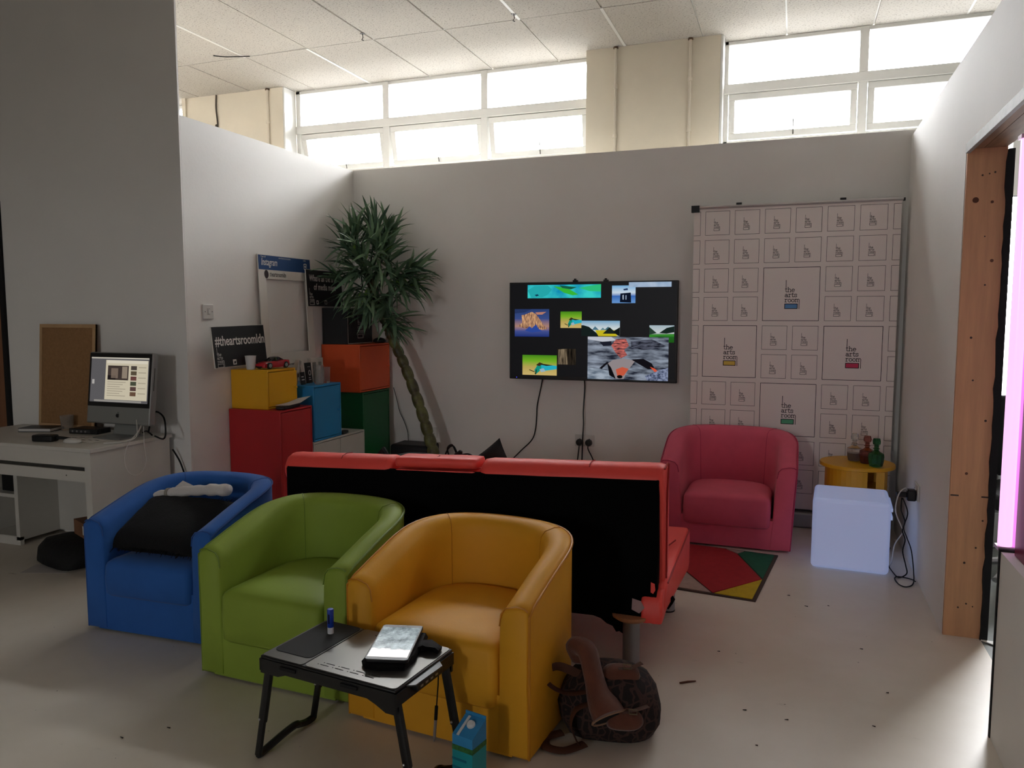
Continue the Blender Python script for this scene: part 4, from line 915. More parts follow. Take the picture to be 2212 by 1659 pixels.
# boards leaning on the left wall
def board(lb, name, origin, up, w, h, m, t=.006, xd=(0, 1, 0)):
    s = thing(name, lb, 'sign', M=face(origin, xd, up))
    MB().box((0, 0, 0), (w, h, t)).build('board', M_core, s)
    MB().box((.003, .003, t), (w-.003, h-.003, t+.0006)).build('printed_face', m, s)
    return s
def bird_tag(mb, x, y, s):
    mb.add([(x, y, 0), (x+s, y, 0), (x+s, y+s, 0), (x, y+s, 0)], [(0, 1, 2, 3)])
sg = board('black hashtag sign leaning on the wall behind the yellow cabinet', 'hashtag_sign', (XL+.088, 3.722, 1.072), (-.09, -.185, 1), .49, .252, M_sign, xd=(0, 1, .015))
text_part('#theartsroomldn', .083, M_prt, sg, (.022, .135, .0072), sx=.80, bold=.0015)
lm = MB(); logo_mesh(lm, .025, .073, .0125, .2); lm.build('printed_logo', M_prt, sg, fix=False, loc=(0, 0, .0072))
lm = MB(); bird_tag(lm, .16, .012, .032); s_ = lm.build('printed_badge', M_prt, sg, fix=False, loc=(0, 0, .0072))
lm = MB(); lm.poly([(.166, .018, 0), (.184, .019, 0), (.187, .030, 0), (.182, .036, 0), (.176, .031, 0), (.168, .036, 0), (.170, .026, 0)]); lm.build('printed_bird', M_sign, sg, fix=False, loc=(0, 0, .0078))
ig = thing('photo_frame_board', 'white cut-out frame board with blue top leaning on the left wall', 'frame', M=face((XL+.045, 4.245, .93), (0, 1, 0), (-.045, -.035, 1)))
W_, H_ = .585, .865; hx0, hx1, hz0, hz1 = .075, .515, .205, .705
fbm = MB()
for a, b2 in (((0, 0), (W_, hz0)), ((0, hz1), (W_, H_)), ((0, hz0), (hx0, hz1)), ((hx1, hz0), (W_, hz1))): fbm.box((a[0], a[1], 0), (b2[0], b2[1], .006))
fbm.build('board', mat('white_foamboard', (224, 219, 210), .6), ig)
MB().box((.004, .765, .006), (W_-.002, H_-.004, .0068)).build('blue_header', mat('header_blue', (36, 72, 124), .5), ig)
text_part('Instagram', .066, M_prt, ig, (.03, .795, .0072), sx=.66, bold=.0008, shear=.25)
text_part('theartsroomldn', .045, mat('grey_print', (70, 66, 66), .6), ig, (.115, .722, .0072), sx=.62, bold=.0006)
text_part('www.theartsroom.london', .016, M_prt, ig, (.22, .845, .0072), sx=.8)
text_part('Tues ull', .016, M_prt, ig, (.03, .846, .0072)); text_part('100%', .016, M_prt, ig, (.5, .845, .0072))
lm = MB(); sq(lm, .505, .79, .54, .825, .004); stroke(lm, arc(.5225, .82, .012, .010, 0, 180), .003); lm.poly([(.514, .805, 0), (.5225, .797, 0), (.531, .805, 0), (.531, .815, 0), (.514, .815, 0)]); lm.build('printed_icon', M_prt, ig, fix=False, loc=(0, 0, .0074))
MB().prism([(.08+.022*math.cos(2*PI*k/20), .735+.028*math.sin(2*PI*k/20)) for k in range(20)], .006, .007).build('printed_avatar', mat('avatar_dark', (48, 30, 34), .6), ig)
for txt, y in (('from', .165), ('theartsroomldn', .14), ('where all the arts of media meet', .115), ('#theartsroomldn', .09)):
    text_part(txt, .022, mat('grey_print', (70, 66, 66)), ig, (.075, y, .0072), sx=.85, bold=.0003)
s2 = board('black slogan sign tucked behind the palm leaves', 'slogan_sign', (XL+.06, 4.72, 1.452), (-.06, -.36, 1), .46, .268, M_sign, xd=(0, 1, .0))
text_part('Where all the arts', .066, M_prt, s2, (.035, .185, .0072), sx=.72, bold=.001, shear=.12)
text_part('of media meet', .066, M_prt, s2, (.085, .122, .0072), sx=.74, bold=.001, shear=.12)
lm = MB(); logo_mesh(lm, .025, .083, .0125, .2); lm.build('printed_logo', M_prt, s2, fix=False, loc=(0, 0, .0072))
for q_ in ((.11, .02, .13, .042, .006), (.215, .02, .24, .045, .004)):
    lm = MB(); sq(lm, *q_); lm.build('printed_badge', M_prt, s2, fix=False, loc=(0, 0, .0072))

# plastic cup, toy car, glasses, letters, flyer
cp = thing('plastic_cup', 'white plastic cup on the yellow cabinet beside the toy car', 'cup', (-3.205, 3.992, 1.051))
MB().lathe([(.024, 0), (.026, .002), (.034, .083), (.036, .085), (.034, .086), (.031, .08), (.022, .006), (.001, .005)], 22).build('cup_body', mat('cup_plastic', (212, 210, 208), .4), cp, smooth=True)
tcar = thing('toy_car', 'red toy sports car on the yellow cabinet', 'toy car', (-3.14, 4.122, 1.051), R(83))
M_car = mat('car_red', (178, 24, 36), .22, coat=.5)
def carring(x, w, zs):
    (zb, zm, zt_, wt) = zs
    return [Vector((x, -w*.92, zb)), Vector((x, -w, zm)), Vector((x, -w*.94, zt_)), Vector((x, -wt, zt_+.004)), Vector((x, wt, zt_+.004)), Vector((x, w*.94, zt_)), Vector((x, w, zm)), Vector((x, w*.92, zb))]
st_ = [(-.115, .030, (.014, .020, .024, .020)), (-.108, .042, (.010, .022, .030, .028)), (-.07, .048, (.009, .024, .040, .034)), (-.03, .048, (.009, .026, .046, .036)), (.0, .046, (.009, .026, .044, .034)), (.04, .050, (.009, .028, .050, .036)), (.08, .050, (.010, .030, .052, .036)), (.108, .044, (.014, .030, .050, .034)), (.113, .040, (.018, .032, .046, .030))]
MB().loft([carring(*s) for s in st_]).build('body', M_car, tcar, smooth=True, ang=35)
cr = [[(-.035, .030, .046), (-.035, -.030, .046)]]
cab = MB(); P_ = [(-.045, .034, .046), (-.005, .026, .070), (.035, .026, .072), (.075, .034, .052)]
cab.loft([[Vector((x, -w, z-.02)), Vector((x, -w, z)), Vector((x, -w*.6, z+.004)), Vector((x, w*.6, z+.004)), Vector((x, w, z)), Vector((x, w, z-.02))] for x, w, z in P_]).build('canopy', mat('car_glass', (26, 26, 28), .1), tcar, smooth=True, ang=30)
MB().poly([(-.036, -.024, .0535), (-.008, -.018, .0715), (-.008, .018, .0715), (-.036, .024, .0535)]).build('windscreen', mat('windscreen_tint', (150, 140, 130), .1), tcar)
for x in (-.07, .072):
    for s in (-1, 1):
        wh = MB().lathe([(.006, -.009), (.019, -.009), (.021, -.005), (.021, .005), (.019, .009), (.006, .009)], 18).build('wheel', M_dark, tcar, smooth=True, loc=(x, s*.043, .0215), rot=(R(90), 0, 0))
        MB().lathe([(.013, -.0005), (.012, .0012)], 12).build('hub_cap', M_metal, wh, loc=(0, 0, -.0095*s if False else (.0095 if s < 0 else -.0105)))
for s in (-1, 1): MB().poly([(-.103, s*.026, .034), (-.085, s*.030, .041), (-.078, s*.042, .040), (-.1, s*.038, .032)]).build('headlamp', mat('lamp_lens', (196, 190, 186), .1), tcar)
MB().box((-.117, -.026, .012), (-.112, .026, .019)).build('grille', M_dark, tcar)
def tumbler(lb, x, y, h=.1, r=.033):
    g = thing('glass_tumbler', lb, 'glass', (x, y, .926), group='tumblers on the blue cabinet')
    MB().lathe([(r*.8, 0), (r*.84, .004), (r, h), (r*.94, h), (r*.78, .012), (.001, .011)], 18).build('glass_wall', glassm('clear_glass', (238, 238, 236)), g, smooth=True)
tumbler('clear glass tumbler at the front edge of the blue cabinet', -2.995, 4.43, .095)
tumbler('taller clear glass tumbler between the letters A and T', -3.05, 4.50, .125, .036)
tumbler('clear glass tumbler in front of the letter T', -3.02, 4.545, .11, .03)
M_let = mat('letter_card', (188, 180, 170), .6)
def letter(lb, nm, y, polys):
    l = thing(nm, lb, 'letter', M=face((-3.14, y, .926), (0, 1, 0), (0, 0, 1)))
    for k, (n_, p) in enumerate(polys): MB().prism(p, 0, .03).build(n_, M_let, l)
letter('white standing letter A on the blue cabinet', 'letter_a', 4.31, [('stroke', [(0, 0), (.03, 0), (.075, .15), (.06, .165), (.045, .15)]), ('stroke', [(.105, 0), (.135, 0), (.085, .155), (.06, .165), (.06, .15)]), ('crossbar', [(.03, .05), (.105, .05), (.1, .075), (.04, .075)])])
letter('white standing letter T on the blue cabinet', 'letter_t', 4.515, [('stem', [(.045, 0), (.075, 0), (.075, .14), (.045, .14)]), ('crossbar', [(-.01, .14), (.13, .14), (.13, .168), (-.01, .168)]), ('serif', [(.115, .112), (.13, .112), (.13, .14), (.115, .14)])])
fy = thing('flyer', 'black flyer with a white ring leaning between the letters A and T', 'flyer', M=face((-3.11, 4.44, .927), (0, 1, 0), (-.1, -.02, 1)))
MB().box((0, 0, 0), (.075, .14, .002)).build('card', M_sign, fy)
lm = MB(); stroke(lm, arc(.05, .07, .012, .016, 0, 360, 14), .008); lm.box((.03, .11, 0), (.06, .113, .0003)).box((.035, .02, 0), (.06, .026, .0003)).box((.035, .034, 0), (.055, .039, .0003)); lm.build('printed_marks', M_prt, fy, fix=False, loc=(0, 0, .0023))
f2 = thing('flyer', 'small black flyer leaning in front of the letter A', 'flyer', M=face((-3.075, 4.335, .927), (0, 1, 0), (-.12, 0, 1)))
MB().box((0, 0, 0), (.05, .085, .002)).build('card', M_sign, f2)
lm = MB(); lm.box((.008, .03, 0), (.04, .036, .0003)).box((.008, .05, 0), (.034, .056, .0003)); lm.build('printed_marks', M_prt, f2, fix=False, loc=(0, 0, .0023))
# black tray and papers on the red cabinet
rt = thing('black_case', 'flat black case on the front corner of the red cabinet', 'case', (-2.985, 4.06, .804), R(8))
MB().prism(rrect(-.045, -.085, .02, .14, .02), 0, .022).build('case_body', M_black, rt, bevel=.006)
pp = thing('paper_sheet', 'loose grey paper lying on the flat black case', 'paper', (-2.985, 4.085, .828), R(4))
MB().add([(-.05, -.09, .002), (.03, -.06, .0), (.035, .19, .035), (-.045, .17, .02), (-.05, .05, .004), (.033, .07, .004)], [(0, 1, 5, 4), (4, 5, 2, 3)]).build('sheet', mat('paper', (196, 188, 184), .8), pp)
pp.children[0].modifiers.new('thick', 'SOLIDIFY').thickness = .0012
o_ = thing('black_pouch', 'small black pouch on the edge of the orange cabinet under the palm', 'pouch', (-3.06, 5.36, 1.173))
blob([(.03, 0), (.05, .006), (.05, .022), (.03, .036), (.008, .042)], sx=1, sy=.9, wob=.05, seed=3).build('cover', M_black, o_, smooth=True, ang=80)
rm = thing('remote', 'small black remote on the low white cabinet beside the blue one', 'remote', (-2.99, 4.70, .551), R(10))
MB().box((-.02, -.05, 0), (.02, .05, .02)).build('case_body', M_black, rm, bevel=.004)

# ---------------------------------------------------------------- artificial palm
pm = thing('artificial_palm', 'tall leaning artificial palm in the corner', 'plant', (-2.44, 5.16, 0))
BX, BY = -2.44, 5.16
tk = spline([(0, 0, .1), (-.035, .0, .25), (-.10, .02, .45), (-.20, .04, .72), (-.32, .05, 1.0), (-.42, .05, 1.2), (-.49, .04, 1.36), (-.555, .03, 1.52), (-.60, .02, 1.66)], 22)
tot = len(tk); rads = []
for i in range(tot):
    ph_ = (i % 8)/8; bul = .80+.28*math.sin(PI*ph_)**.6
    rads.append((.045-.014*i/tot)*bul)
m = bpy.data.materials.new('ringed_bark'); m.use_nodes = True; nt = m.node_tree; b = nt.nodes['Principled BSDF']; tc = nt.nodes.new('ShaderNodeTexCoord')
nt.links.new(ramp(noise(14, 4), .35, .7, lin((62, 54, 34)), lin((112, 112, 62))), b.inputs['Base Color']); b.inputs['Roughness'].default_value = .45
MB().tube(tk, rads, 14).build('trunk', m, pm, smooth=True, ang=80)
MB().lathe([(.08, 0), (.10, .02), (.12, .16), (.125, .17), (.11, .17), (.10, .13), (.01, .13)], 24).build('pot', M_black, pm, smooth=True)
LM = []
for k, c in enumerate(((88, 120, 90), (108, 138, 102), (66, 94, 72), (124, 166, 76))):
    m = bpy.data.materials.new('leaf_%d' % k); m.use_nodes = True; nt = m.node_tree; b = nt.nodes['Principled BSDF']; tc = nt.nodes.new('ShaderNodeTexCoord')
    cc = lin(c); nt.links.new(ramp(noise(9, 3), .3, .7, tuple(v*.75 for v in cc), tuple(v*1.2 for v in cc)), b.inputs['Base Color']); b.inputs['Roughness'].default_value = .42
    LM.append(m)
def leaf_mesh(L, w, droop, m, fold=.25):
    mb = MB(); n = 7; vs = []
    for i in range(n+1):
        t = i/n; ww = w*(math.sin(PI*min(1, (t*.93+.06))**.75)**.8) if i < n else 0.0005
        x = L*t*math.cos(droop*t*.5); z = -L*droop*t*t*.5
        for s in (-1, 0, 1): vs.append((x, s*ww, z+(abs(s)*ww*fold)))
    fs = []
    for i in range(n):
        for s in (0, 1): a = i*3+s; fs.append((a, a+1, a+4, a+3))
    mb.add(vs, fs); me = mb.mesh('leaf', m); me.polygons.foreach_set('use_smooth', [True]*len(me.polygons)); return me
random.seed(42)
LV = [leaf_mesh(random.uniform(.19, .28), random.uniform(.010, .0155), random.uniform(.1, 1.2), random.choice(LM[:3]+LM[:2])) for _ in range(14)]
LV.append(leaf_mesh(.17, .012, .1, LM[3]))
# twig ends in world coordinates: crown, left arm, right arm, lower skirt
tips = []
def tip(x, y, z, dx, dy, dz, n, spread=.8): tips.append((Vector((x-BX, y-BY, z)), Vector((dx, dy, dz)).normalized(), n, spread))
for x, y, z in ((-3.13, 5.14, 1.98), (-3.03, 5.25, 2.0), (-2.95, 5.12, 1.98), (-2.88, 5.2, 1.98)): tip(x, y, z, (x+3.0)*1.6, (y-5.18)*.5, 1, 12, .7)
for x, y, z in ((-3.16, 5.12, 1.88), (-2.86, 5.15, 1.86), (-3.1, 5.05, 1.85), (-2.95, 5.3, 1.86), (-3.0, 5.0, 1.82), (-2.88, 5.05, 1.88)): tip(x, y, z, (x+3.0)*1.3, (y-5.18)*1.0-.2, .45, 11, .95)
for x, y, z in ((-3.12, 5.1, 1.73), (-3.0, 5.02, 1.70), (-2.9, 5.08, 1.72), (-2.88, 5.22, 1.75)): tip(x, y, z, (x+3.0)*1.2, -.5, .0, 10, 1.0)
for x, y, z in ((-2.72, 5.15, 1.68), (-2.68, 5.2, 1.63), (-2.74, 5.1, 1.60), (-2.70, 5.18, 1.72)): tip(x, y, z, 1, -.1, .25 if z > 1.62 else -.45, 11, .75)
for x, y, z in ((-3.17, 5.02, 1.66), (-3.06, 5.0, 1.58)): tip(x, y, z, -.45 if z > 1.6 else -.1, -1.0, .5 if z > 1.6 else -.3, 5, .5)
for x, y, z in ((-3.02, 5.02, 1.55), (-2.92, 5.03, 1.52), (-2.98, 5.1, 1.45), (-2.86, 5.12, 1.5)): tip(x, y, z, (x+2.97)*2.0, -.6, -.35, 10, 1.0)
for x, y, z in ((-2.82, 5.12, 1.37), (-2.84, 5.1, 1.33)): tip(x, y, z, 1, -.25, -.05 if z > 1.35 else -.2, 8, .5)
leaves = []
for p, d, n, spd in tips:
    k = min(range(len(tk)), key=lambda i: (tk[i]-Vector((p.x*.55-.26, p.y*.3, p.z-.22))).length + (0 if i > 110 else 1))
    base_ = tk[max(k, 118)]
    midp = (base_+p)/2+Vector((0, 0, .03))
    MB().tube(spline([base_, midp, p, p+d*.05], 4), .006, 6).build('twig', LM[2], pm, smooth=True)
    for i in range(int(n*2.3)):
        dd = (d+Vector((random.gauss(0, spd*.6), random.gauss(0, spd*.6), random.gauss(0, spd*.55)))).normalized()
        wp = p+d*random.uniform(-.10, .07)+Vector((random.gauss(0, .015), random.gauss(0, .015), random.gauss(0, .015)))
        sc_l = random.uniform(.85, 1.15)
        for _ in range(6):   # keep leaves off the two walls
            e = wp+dd*.27
            if e.x+BX < XL+.02: dd.x = abs(dd.x)*.3; dd.normalize()
            if e.y+BY > YB-.02: dd.y = -abs(dd.y)*.3; dd.normalize()
        xa = dd; za = Vector((0, 0, 1))+Vector((random.gauss(0, .5), random.gauss(0, .5), 0)); ya = za.cross(xa).normalized(); za = xa.cross(ya)
        M = Matrix.Identity(4)
        for r_ in range(3): M[r_][0] = xa[r_]; M[r_][1] = ya[r_]; M[r_][2] = za[r_]; M[r_][3] = wp[r_]
        leaves.append((wp.y+dd.y*.2, M @ Matrix.Scale(sc_l, 4), random.choice(LV[:14]) if random.random() > .03 else LV[14]))
leaves.sort(key=lambda q: q[0])             # nearest to the room first
for k, (_, M, me) in enumerate(leaves[:290]):
    o = bpy.data.objects.new('leaf', me); COL.objects.link(o); o.parent = pm; o.matrix_local = M
rest = [MB() for _ in LM]
for _, M, me in leaves[290:]:
    mi = LM.index(me.materials[0]); rest[mi].add([M @ v.co for v in me.vertices], [tuple(f.vertices) for f in me.polygons])
allr = MB()
for mi, r_ in enumerate(rest): allr.cur = mi; allr.add(r_.v, r_.f)
q = allr.build('inner_leaves', LM, pm, smooth=True, fix=False); q['kind'] = 'stuff'
# black case behind the sofa at the palm's foot, thin lead above it
kc = thing('speaker_case', 'black hard case on the floor left of the palm trunk', 'case', (-2.73, 5.31, 0))
MB().prism(rrect(-.165, -.11, .155, .11, .02), 0, .40).build('case_body', mat('black_case_plastic', (22, 23, 25), .5), kc, bevel=.02)
MB().box((-.05, -.116, .28), (.06, -.109, .34)).build('case_handle', M_dark, kc)
tag(cable([(-2.985, 5.435, .815), (-2.96, 5.44, .72), (-2.94, 5.45, .62), (-2.90, 5.45, .54), (-2.87, 5.45, .45), (-2.865, 5.445, .36)], .003, m=M_dark, name='thin_lead'), 'thin black lead hanging behind the orange cabinet', 'cable')

# ---------------------------------------------------------------- white desk at left
M_dk = mat('white_melamine', (206, 202, 194), .5, noise=(3, .03))
DZ = .69
dk = thing('desk', 'white computer desk with open shelves against the left front wall', 'desk', (-3.45, 3.0, 0))
MB().box((-1.22, 0, DZ-.022), (.0, .575, DZ)).build('desktop', M_dk, dk, bevel=.003)
MB().box((-1.2, .008, DZ-.10), (-.045, .026, DZ-.022)).build('front_apron', M_dk, dk)
MB().box((-.05, .005, 0), (-.008, .03, DZ-.022)).build('leg_front', M_dk, dk)
MB().box((-.03, .03, 0), (-.012, .56, DZ-.022)).build('side_panel', M_dk, dk)
MB().box((-.93, .02, DZ-.185), (-.055, .04, DZ-.125)).build('tray_front', M_dk, dk)
MB().box((-.93, .04, DZ-.15), (-.055, .40, DZ-.135)).build('keyboard_tray', M_dk, dk)
MB().box((-.06, .012, DZ-.09), (-.055, .028, DZ-.024)).build('gap', M_dark, dk)
MB().box((-.945, .275, .03), (-.915, .56, DZ-.1)).build('divider', M_dk, dk)
MB().box((-1.22, .03, 0), (-1.2, .56, DZ-.022)).build('side_panel', M_dk, dk)
MB().box((-1.2, .545, .03), (-.03, .56, DZ-.03)).build('back_panel', M_dk, dk)
for z in (.03, .29): MB().box((-1.2, .28, z), (-.945, .545, z+.022)).build('shelf', M_dk, dk)
MB().box((-1.2, .275, .0), (-.915, .30, .05)).build('kick_board', M_dk, dk)
for x in (-.75, -.2): MB().lathe([(.004, 0), (.004, .002)], 8).build('screw', mat('dark_screw', (80, 76, 72)), dk, loc=(x, .02, DZ-.155), rot=(R(90), 0, 0))
# on the shelves
b_ = thing('black_box', 'black box on the desk shelf', 'box', (-4.50, 3.36, .313)); MB().box((-.07, -.03, 0), (.09, .12, .10)).build('box_body', M_dark, b_, bevel=.004)
b_ = thing('paper_stack', 'leaning white envelopes on top of the shelf box', 'paper', (-4.50, 3.40, .415), R(15))
MB().box((-.12, -.05, 0), (.09, .06, .006)).build('envelope', M_prt, b_); MB().box((-.1, -.05, .0), (.1, .05, .012), Matrix.Translation((-.02, 0, .03)) @ Matrix.Rotation(R(-22), 4, 'Y')).build('envelope', M_prt, b_)
# monitor
im = thing('desktop_computer', 'silver all-in-one desktop computer with web page on screen', 'computer', M=Matrix.Translation((-3.645, 3.36, DZ+.001)))
tl = Matrix.Translation((0, 0, .075)) @ Matrix.Rotation(R(-7), 4, 'X')
M_al = mat('aluminium', (150, 152, 150), .4, metal=.6)
IW, IH = .475, .415
def ib(a, c, nm, mm_, par=im, **k): return MB().box(a, c, tl).build(nm, mm_, par, **k)
bo = ib((-IW/2, 0, 0), (IW/2, .045, IH), 'casing', M_al, bevel=.008)
ib((-IW/2+.006, -.002, .10), (IW/2-.006, .001, IH-.006), 'bezel', mat('screen_bezel', (12, 12, 13), .3))
sc_ = ib((-.216, -.004, .125), (.216, -.0015, IH-.03), 'display', emat('display_grey', (92, 90, 92), .9))
def ip(x0, z0, x1, z1, c, k=1):
    u = lambda x: -.216+.432*x; w = lambda z: .125+(IH-.155)*(1-z); y = -.004-.0006*k
    MB().box((u(x0), y, w(z1)), (u(x1), y+.0004, w(z0)), tl).build('page', ecol(c), sc_)
ip(0, .0, 1, .03, (196, 190, 176)); ip(.26, .06, .99, .94, (206, 196, 172)); ip(.28, .06, .98, .13, (220, 212, 194), 2)
ip(.3, .18, .66, .5, (66, 56, 52), 2); ip(.36, .24, .48, .46, (120, 104, 92), 3); ip(.55, .2, .64, .46, (146, 132, 116), 3); ip(.3, .4, .44, .5, (34, 28, 28), 3)
for k in range(6): ip(.7, .18+.115*k, .8, .27+.115*k, (74+15*(k % 3), 66+12*(k % 2), 62), 2); ip(.83, .2+.115*k, .96, .22+.115*k, (170, 160, 140), 2)
for k in range(7): ip(.3, .54+.05*k, .62-.05*(k % 3), .556+.05*k, (164, 154, 136), 2)
ip(.03, .5, .07, .6, (180, 176, 172), 2); ip(.08, .95, .9, .99, (150, 146, 140), 2)
# fruit emblem on the chin
em_ = MB(); pts = []
for k in range(24):
    a = 2*PI*k/24; r_ = .0125*(1-.10*math.cos(2*a+PI)-.12*(math.sin(a) > .93))
    x, z = r_*math.cos(a)*.92, r_*math.sin(a)
    if abs(a) < .5 or a > 2*PI-.5: x -= .005
    pts.append((x, z))
em_.prism(pts, 0, .001, tl @ face((0, -.0008, .05), (1, 0, 0), (0, 0, 1))).prism([(0, .014), (.004, .016), (.005, .021), (.001, .019)], 0, .001, tl @ face((0, -.0008, .05), (1, 0, 0), (0, 0, 1)))
em_.build('emblem', M_dark, im)
ib((IW/2-.0005, .016, .20), (IW/2+.0006, .02, .33), 'disc_slot', M_dark)
MB().prism([(-.10, 0), (.10, 0), (.10, .008), (-.10, .008)], -.07, .10, face((0, .02, 0), (1, 0, 0), (0, 0, 1))).build('foot', M_al, im)
MB().box((-.09, .05, .016), (.09, .062, .19), Matrix.Rotation(R(-14), 4, 'X')).build('stand', M_al, im)
# cork board
ck = thing('cork_board', 'cork notice board leaning on the wall behind the desk', 'board', M=face((-4.46, 3.53, DZ+.002), (1, 0, 0), (0, .07, 1)))
MB().box((0, 0, .0), (.46, .645, .012)).build('cork', mat('cork', (150, 112, 74), .9, noise=(60, .12), bump=(120, .2)), ck)
fw = mat('pale_wood_frame', (190, 154, 112), .6, noise=(10, .1))
for a, c in (((0, 0), (.46, .022)), ((0, .623), (.46, .645)), ((0, .022), (.02, .623)), ((.44, .022), (.46, .623))): MB().box((a[0], a[1], .0), (c[0], c[1], .018)).build('frame_bar', fw, ck)
# small things on the desk
nb = thing('notebook', 'black notebook with pale page edges on the desk', 'notebook', (-4.30, 3.40, DZ+.001), R(18))
MB().box((-.10, -.065, 0), (.10, .065, .003)).box((-.10, -.065, .019), (.10, .065, .022)).box((-.10, .06, .003), (.10, .065, .019)).build('cover', M_black, nb)
MB().box((-.097, -.062, .003), (.097, .06, .019)).build('pages', M_prt, nb)
wt = thing('walkie_talkie', 'black walkie-talkie lying at the front of the desk', 'radio', (-3.905, 3.12, DZ+.001), R(12))
MB().prism(rrect(-.075, -.03, .055, .03, .012), 0, .036).build('body', M_black, wt, bevel=.006)
MB().tube([(.05, .012, .018), (.075, .012, .018), (.135, .014, .015)], [.011, .009, .006], 10).build('aerial', M_black, wt, smooth=True)
for k in range(3): MB().box((-.03+.02*k, -.012, .036), (-.018+.02*k, .012, .0372)).build('button', mat('grey_button', (60, 60, 62), .5), wt)
MB().box((.03, -.018, .036), (.05, .018, .037)).build('display', mat('radio_display', (70, 72, 70), .2), wt)
gj = thing('glass_tumbler', 'clear glass tumbler standing in front of the cork board', 'glass', (-4.165, 3.47, DZ+.001))
MB().lathe([(.03, 0), (.032, .004), (.04, .09), (.037, .09), (.029, .01), (.001, .009)], 18).build('glass_wall', glassm('clear_glass', (238, 238, 236)), gj, smooth=True)
rtr = thing('router', 'flat black electronic box on the desk behind the papers', 'router', (-3.93, 3.43, DZ+.001), R(6))
MB().box((-.11, -.05, 0), (.09, .06, .03)).build('case_body', M_black, rtr, bevel=.003)
MB().box((-.10, -.0515, .006), (.04, -.0495, .024)).build('front_plate', mat('grey_button', (60, 60, 62)), rtr)
for k in range(4): MB().lathe([(.006, 0), (.006, .003)], 10).build('dial', mat('dial_silver', (150, 150, 150), .3, metal=.7), rtr, loc=(-.08+.03*k, -.0515, .015), rot=(R(90), 0, 0))
for i, (lb, x, y, rz, w, h) in enumerate((('printed white sheet on the desk beside the walkie-talkie', -3.87, 3.26, 8, .16, .10), ('white card on the desk in front of the computer', -3.70, 3.22, -10, .17, .11))):
    p = thing('paper_sheet', lb, 'paper', (x, y, DZ+.0012), R(rz)); MB().box((-w/2, -h/2, 0), (w/2, h/2, .0012)).build('sheet', M_prt, p)
    for k in range(3): MB().box((-w*.3+k*.04, -.02+.015*k, .0012), (-w*.3+k*.04+.03, -.012+.015*k, .0016)).build('print', mat('grey_print', (70, 66, 66)), p)
ms = thing('mouse', 'white computer mouse on the desk edge', 'mouse', (-3.725, 3.13, DZ+.001), R(10))
MB().lathe([(.026, 0), (.028, .006), (.024, .018), (.012, .025), (.002, .026)], 18, sx=2.0, sy=1).build('shell', mat('mouse_white', (214, 210, 204), .35), ms, smooth=True)
tag(cable([(-3.50, 3.40, .82), (-3.47, 3.36, .76), (-3.455, 3.28, .705), (-3.465, 3.2, .696), (-3.52, 3.15, .695)], .004, m=M_wc, name='white_lead'), 'white lead curling from the computer onto the desk', 'cable')
tag(cable([(-3.50, 3.36, .80), (-3.44, 3.30, .72), (-3.437, 3.24, .69), (-3.44, 3.21, .60), (-3.44, 3.24, .52), (-3.44, 3.31, .50), (-3.44, 3.36, .56), (-3.44, 3.35, .66), (-3.46, 3.37, .76)], .0022, m=M_wc, name='white_lead'), 'thin white lead hanging in a loop down the desk side', 'cable')
tag(cable([(-3.56, 3.50, .70), (-3.53, 3.52, .82), (-3.44, 3.50, .80), (-3.38, 3.45, .72), (-3.38, 3.43, .685), (-3.46, 3.45, .694)], .005, m=M_dark, name='black_lead'), 'stiff black lead looping over the back corner of the desk', 'cable')
tag(cable([(-3.6, 3.5, .70), (-3.52, 3.45, .72), (-3.47, 3.44, .70)], .0045, m=M_dark, name='black_lead'), 'short black lead lying behind the computer', 'cable')
tag(cable([(-3.44, 3.56, .60), (-3.40, 3.575, .52), (-3.37, 3.58, .42), (-3.36, 3.58, .3), (-3.355, 3.58, .1), (-3.36, 3.57, .01)], .005, m=M_dark, name='black_lead'), 'black lead dropping behind the desk to the floor', 'cable')
# under the desk
b_ = thing('holdall', 'black holdall slumped on the floor under the desk', 'bag', (-3.82, 3.17, 0), R(-20))
blob([(.16, .003), (.19, .02), (.18, .08), (.13, .125), (.07, .14)], sx=1.35, sy=.8, wob=.05, seed=6).build('bag_body', mat('black_nylon', (16, 15, 16), .8, bump=(30, .5)), b_, smooth=True, ang=80)
MB().tube(spline([(-.2, .02, .03), (-.3, .0, .02), (-.36, .05, .012), (-.3, .1, .01)], 5), .014, 8, flat=.4).build('bag_strap', M_dark, b_, smooth=True)
b_ = thing('cardboard_box', 'brown cardboard box resting on the holdall under the desk', 'box', (-3.70, 3.25, .142), R(-24))
MB().box((-.13, -.09, 0), (.14, .09, .085)).build('carton', mat('cardboard', (128, 88, 62), .8, noise=(9, .08)), b_)
MB().box((-.132, -.002, .0851), (.142, .002, .0858)).build('tape', mat('box_tape', (100, 70, 50), .5), b_); MB().box((.02, -.0912, .02), (.075, -.0902, .07)).build('label_sticker', M_prt, b_)
p = thing('paper_sheet', 'pale sheet of paper on the floor beside the holdall', 'paper', (-3.80, 3.02, .0008), R(20)); MB().box((-.13, -.07, 0), (.12, .07, .0012)).build('sheet', mat('paper', (196, 188, 184)), p)
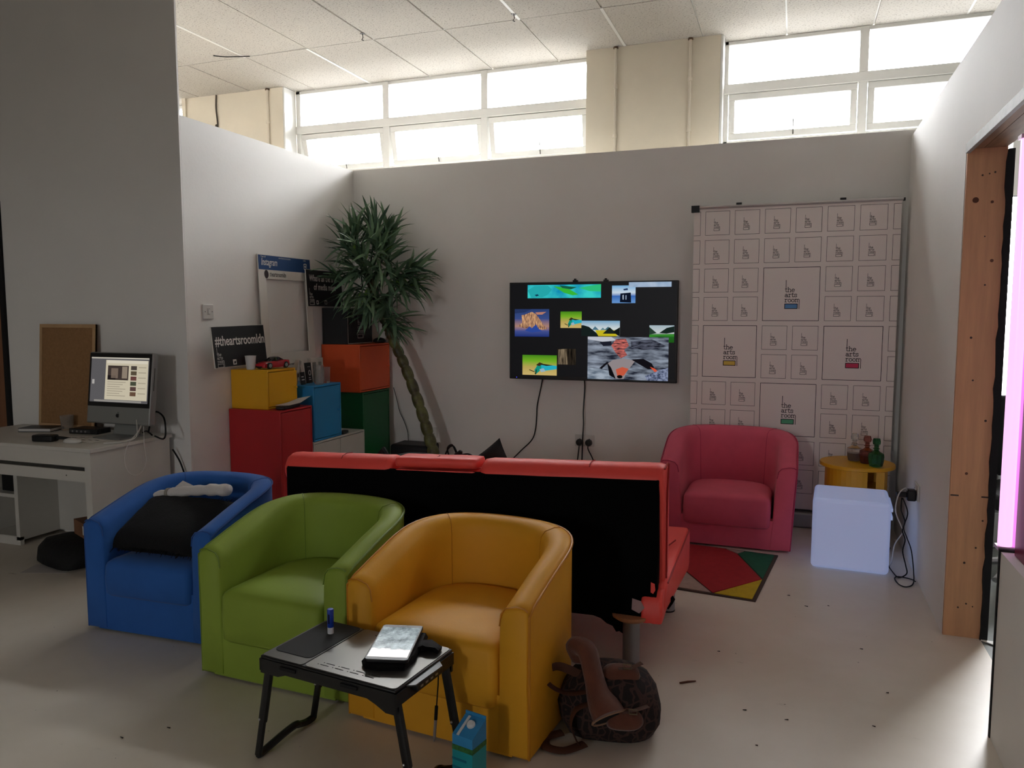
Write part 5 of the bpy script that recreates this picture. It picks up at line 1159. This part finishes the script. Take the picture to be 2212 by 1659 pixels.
# floor litter
s_ = thing('wood_splinter', 'thin brown wooden stick lying on the floor right of the backpack', 'stick', (-.335, 2.88, .004), R(33)); MB().tube([(-.034, 0, 0), (.0, .002, 0), (.032, 0, 0)], [.003, .004, .0025], 6).build('stick', mat('stick_wood', (112, 72, 56), .8), s_)
lit = MB(); random.seed(9)
for x, y in ((.31, 3.43), (.37, 3.05), (-.07, 2.52), (.10, 3.86), (.02, 3.98), (.20, 3.9), (-1.95, 1.95), (-2.05, 1.85), (.30, 2.78), (.02, 2.72), (-.12, 2.74), (-.25, 3.2)):
    s = random.uniform(.004, .008); lit.tube([(x-s, y, .002), (x+s, y+random.uniform(-.004, .004), .002)], [.0012, .0022], 5)
q = lit.build('floor_grit', mat('grit', (44, 34, 28), .9)); tag(q, 'dark crumbs of grit scattered over the white floor', 'grit'); q['kind'] = 'stuff'

# ---------------------------------------------------------------- pink tube light in the doorway and the room beyond
tu = thing('tube_light', 'tall pink tube light standing in the doorway at right', 'lamp', (.690, 2.868, .645))
m = bpy.data.materials.new('pink_tube'); m.use_nodes = True; nt = m.node_tree; b = nt.nodes['Principled BSDF']
b.inputs['Base Color'].default_value = (.7, .35, .65, 1); b.inputs['Emission Color'].default_value = (*lin((248, 196, 244)), 1); b.inputs['Emission Strength'].default_value = 1.1; b.inputs['Roughness'].default_value = .2
MB().tube([(-.018, 0, 0), (-.018, 0, 1.30)], .021, 16).build('tube', m, tu, smooth=True)
m = bpy.data.materials.new('magenta_tube'); m.use_nodes = True; nt = m.node_tree; b = nt.nodes['Principled BSDF']
b.inputs['Base Color'].default_value = (.5, .12, .5, 1); b.inputs['Emission Color'].default_value = (*lin((232, 132, 222)), 1); b.inputs['Emission Strength'].default_value = .9; b.inputs['Roughness'].default_value = .2
MB().tube([(.022, 0, 0), (.022, 0, 1.30)], .02, 16).build('tube', m, tu, smooth=True)
MB().box((-.042, -.022, -.012), (.045, .022, 0)).build('end_cap', mat('pink_cap', (214, 170, 206), .3), tu)
MB().box((-.042, -.022, 1.30), (.045, .022, 1.312)).build('end_cap', mat('pink_cap', (214, 170, 206), .3), tu)
dw = thing('drawer_unit', 'pale drawer unit in the room beyond the doorway', 'drawers', (1.05, 5.25, 0))
MB().box((0, 0, 0), (.6, .5, .62)).build('carcass', mat('pale_grey', (176, 178, 178), .5), dw)
for k in range(3):
    d = MB().box((.015, -.014, .04+.19*k), (.585, 0, .215+.19*k)).build('drawer', mat('pale_grey', (176, 178, 178)), dw, bevel=.003)
    MB().box((.22, -.03, .13+.19*k), (.38, -.014, .145+.19*k)).build('handle', M_metal, d)
oc = thing('black_chair', 'black padded chair half hidden beyond the doorway', 'chair', (1.16, 4.7, 0), R(20))
MB().prism(rrect(-.24, -.24, .24, .24, .08), .40, .48).build('seat', M_dark, oc, bevel=.02)
MB().prism(rrect(-.22, .5, .22, .95, .08), -.03, .03, face((0, .24, 0), (1, 0, 0), (0, 0, 1))).build('backrest', M_dark, oc, bevel=.02)
MB().tube([(0, .22, .45), (0, .25, .6)], .02, 8).build('back_bar', M_metal, oc); MB().tube([(0, 0, .08), (0, 0, .40)], .025, 10).build('column', M_metal, oc)
for k in range(5):
    a = 2*PI*k/5; MB().tube([(0, 0, .09), (.25*math.cos(a), .25*math.sin(a), .03)], [.022, .015], 8).build('leg', M_metal, oc)
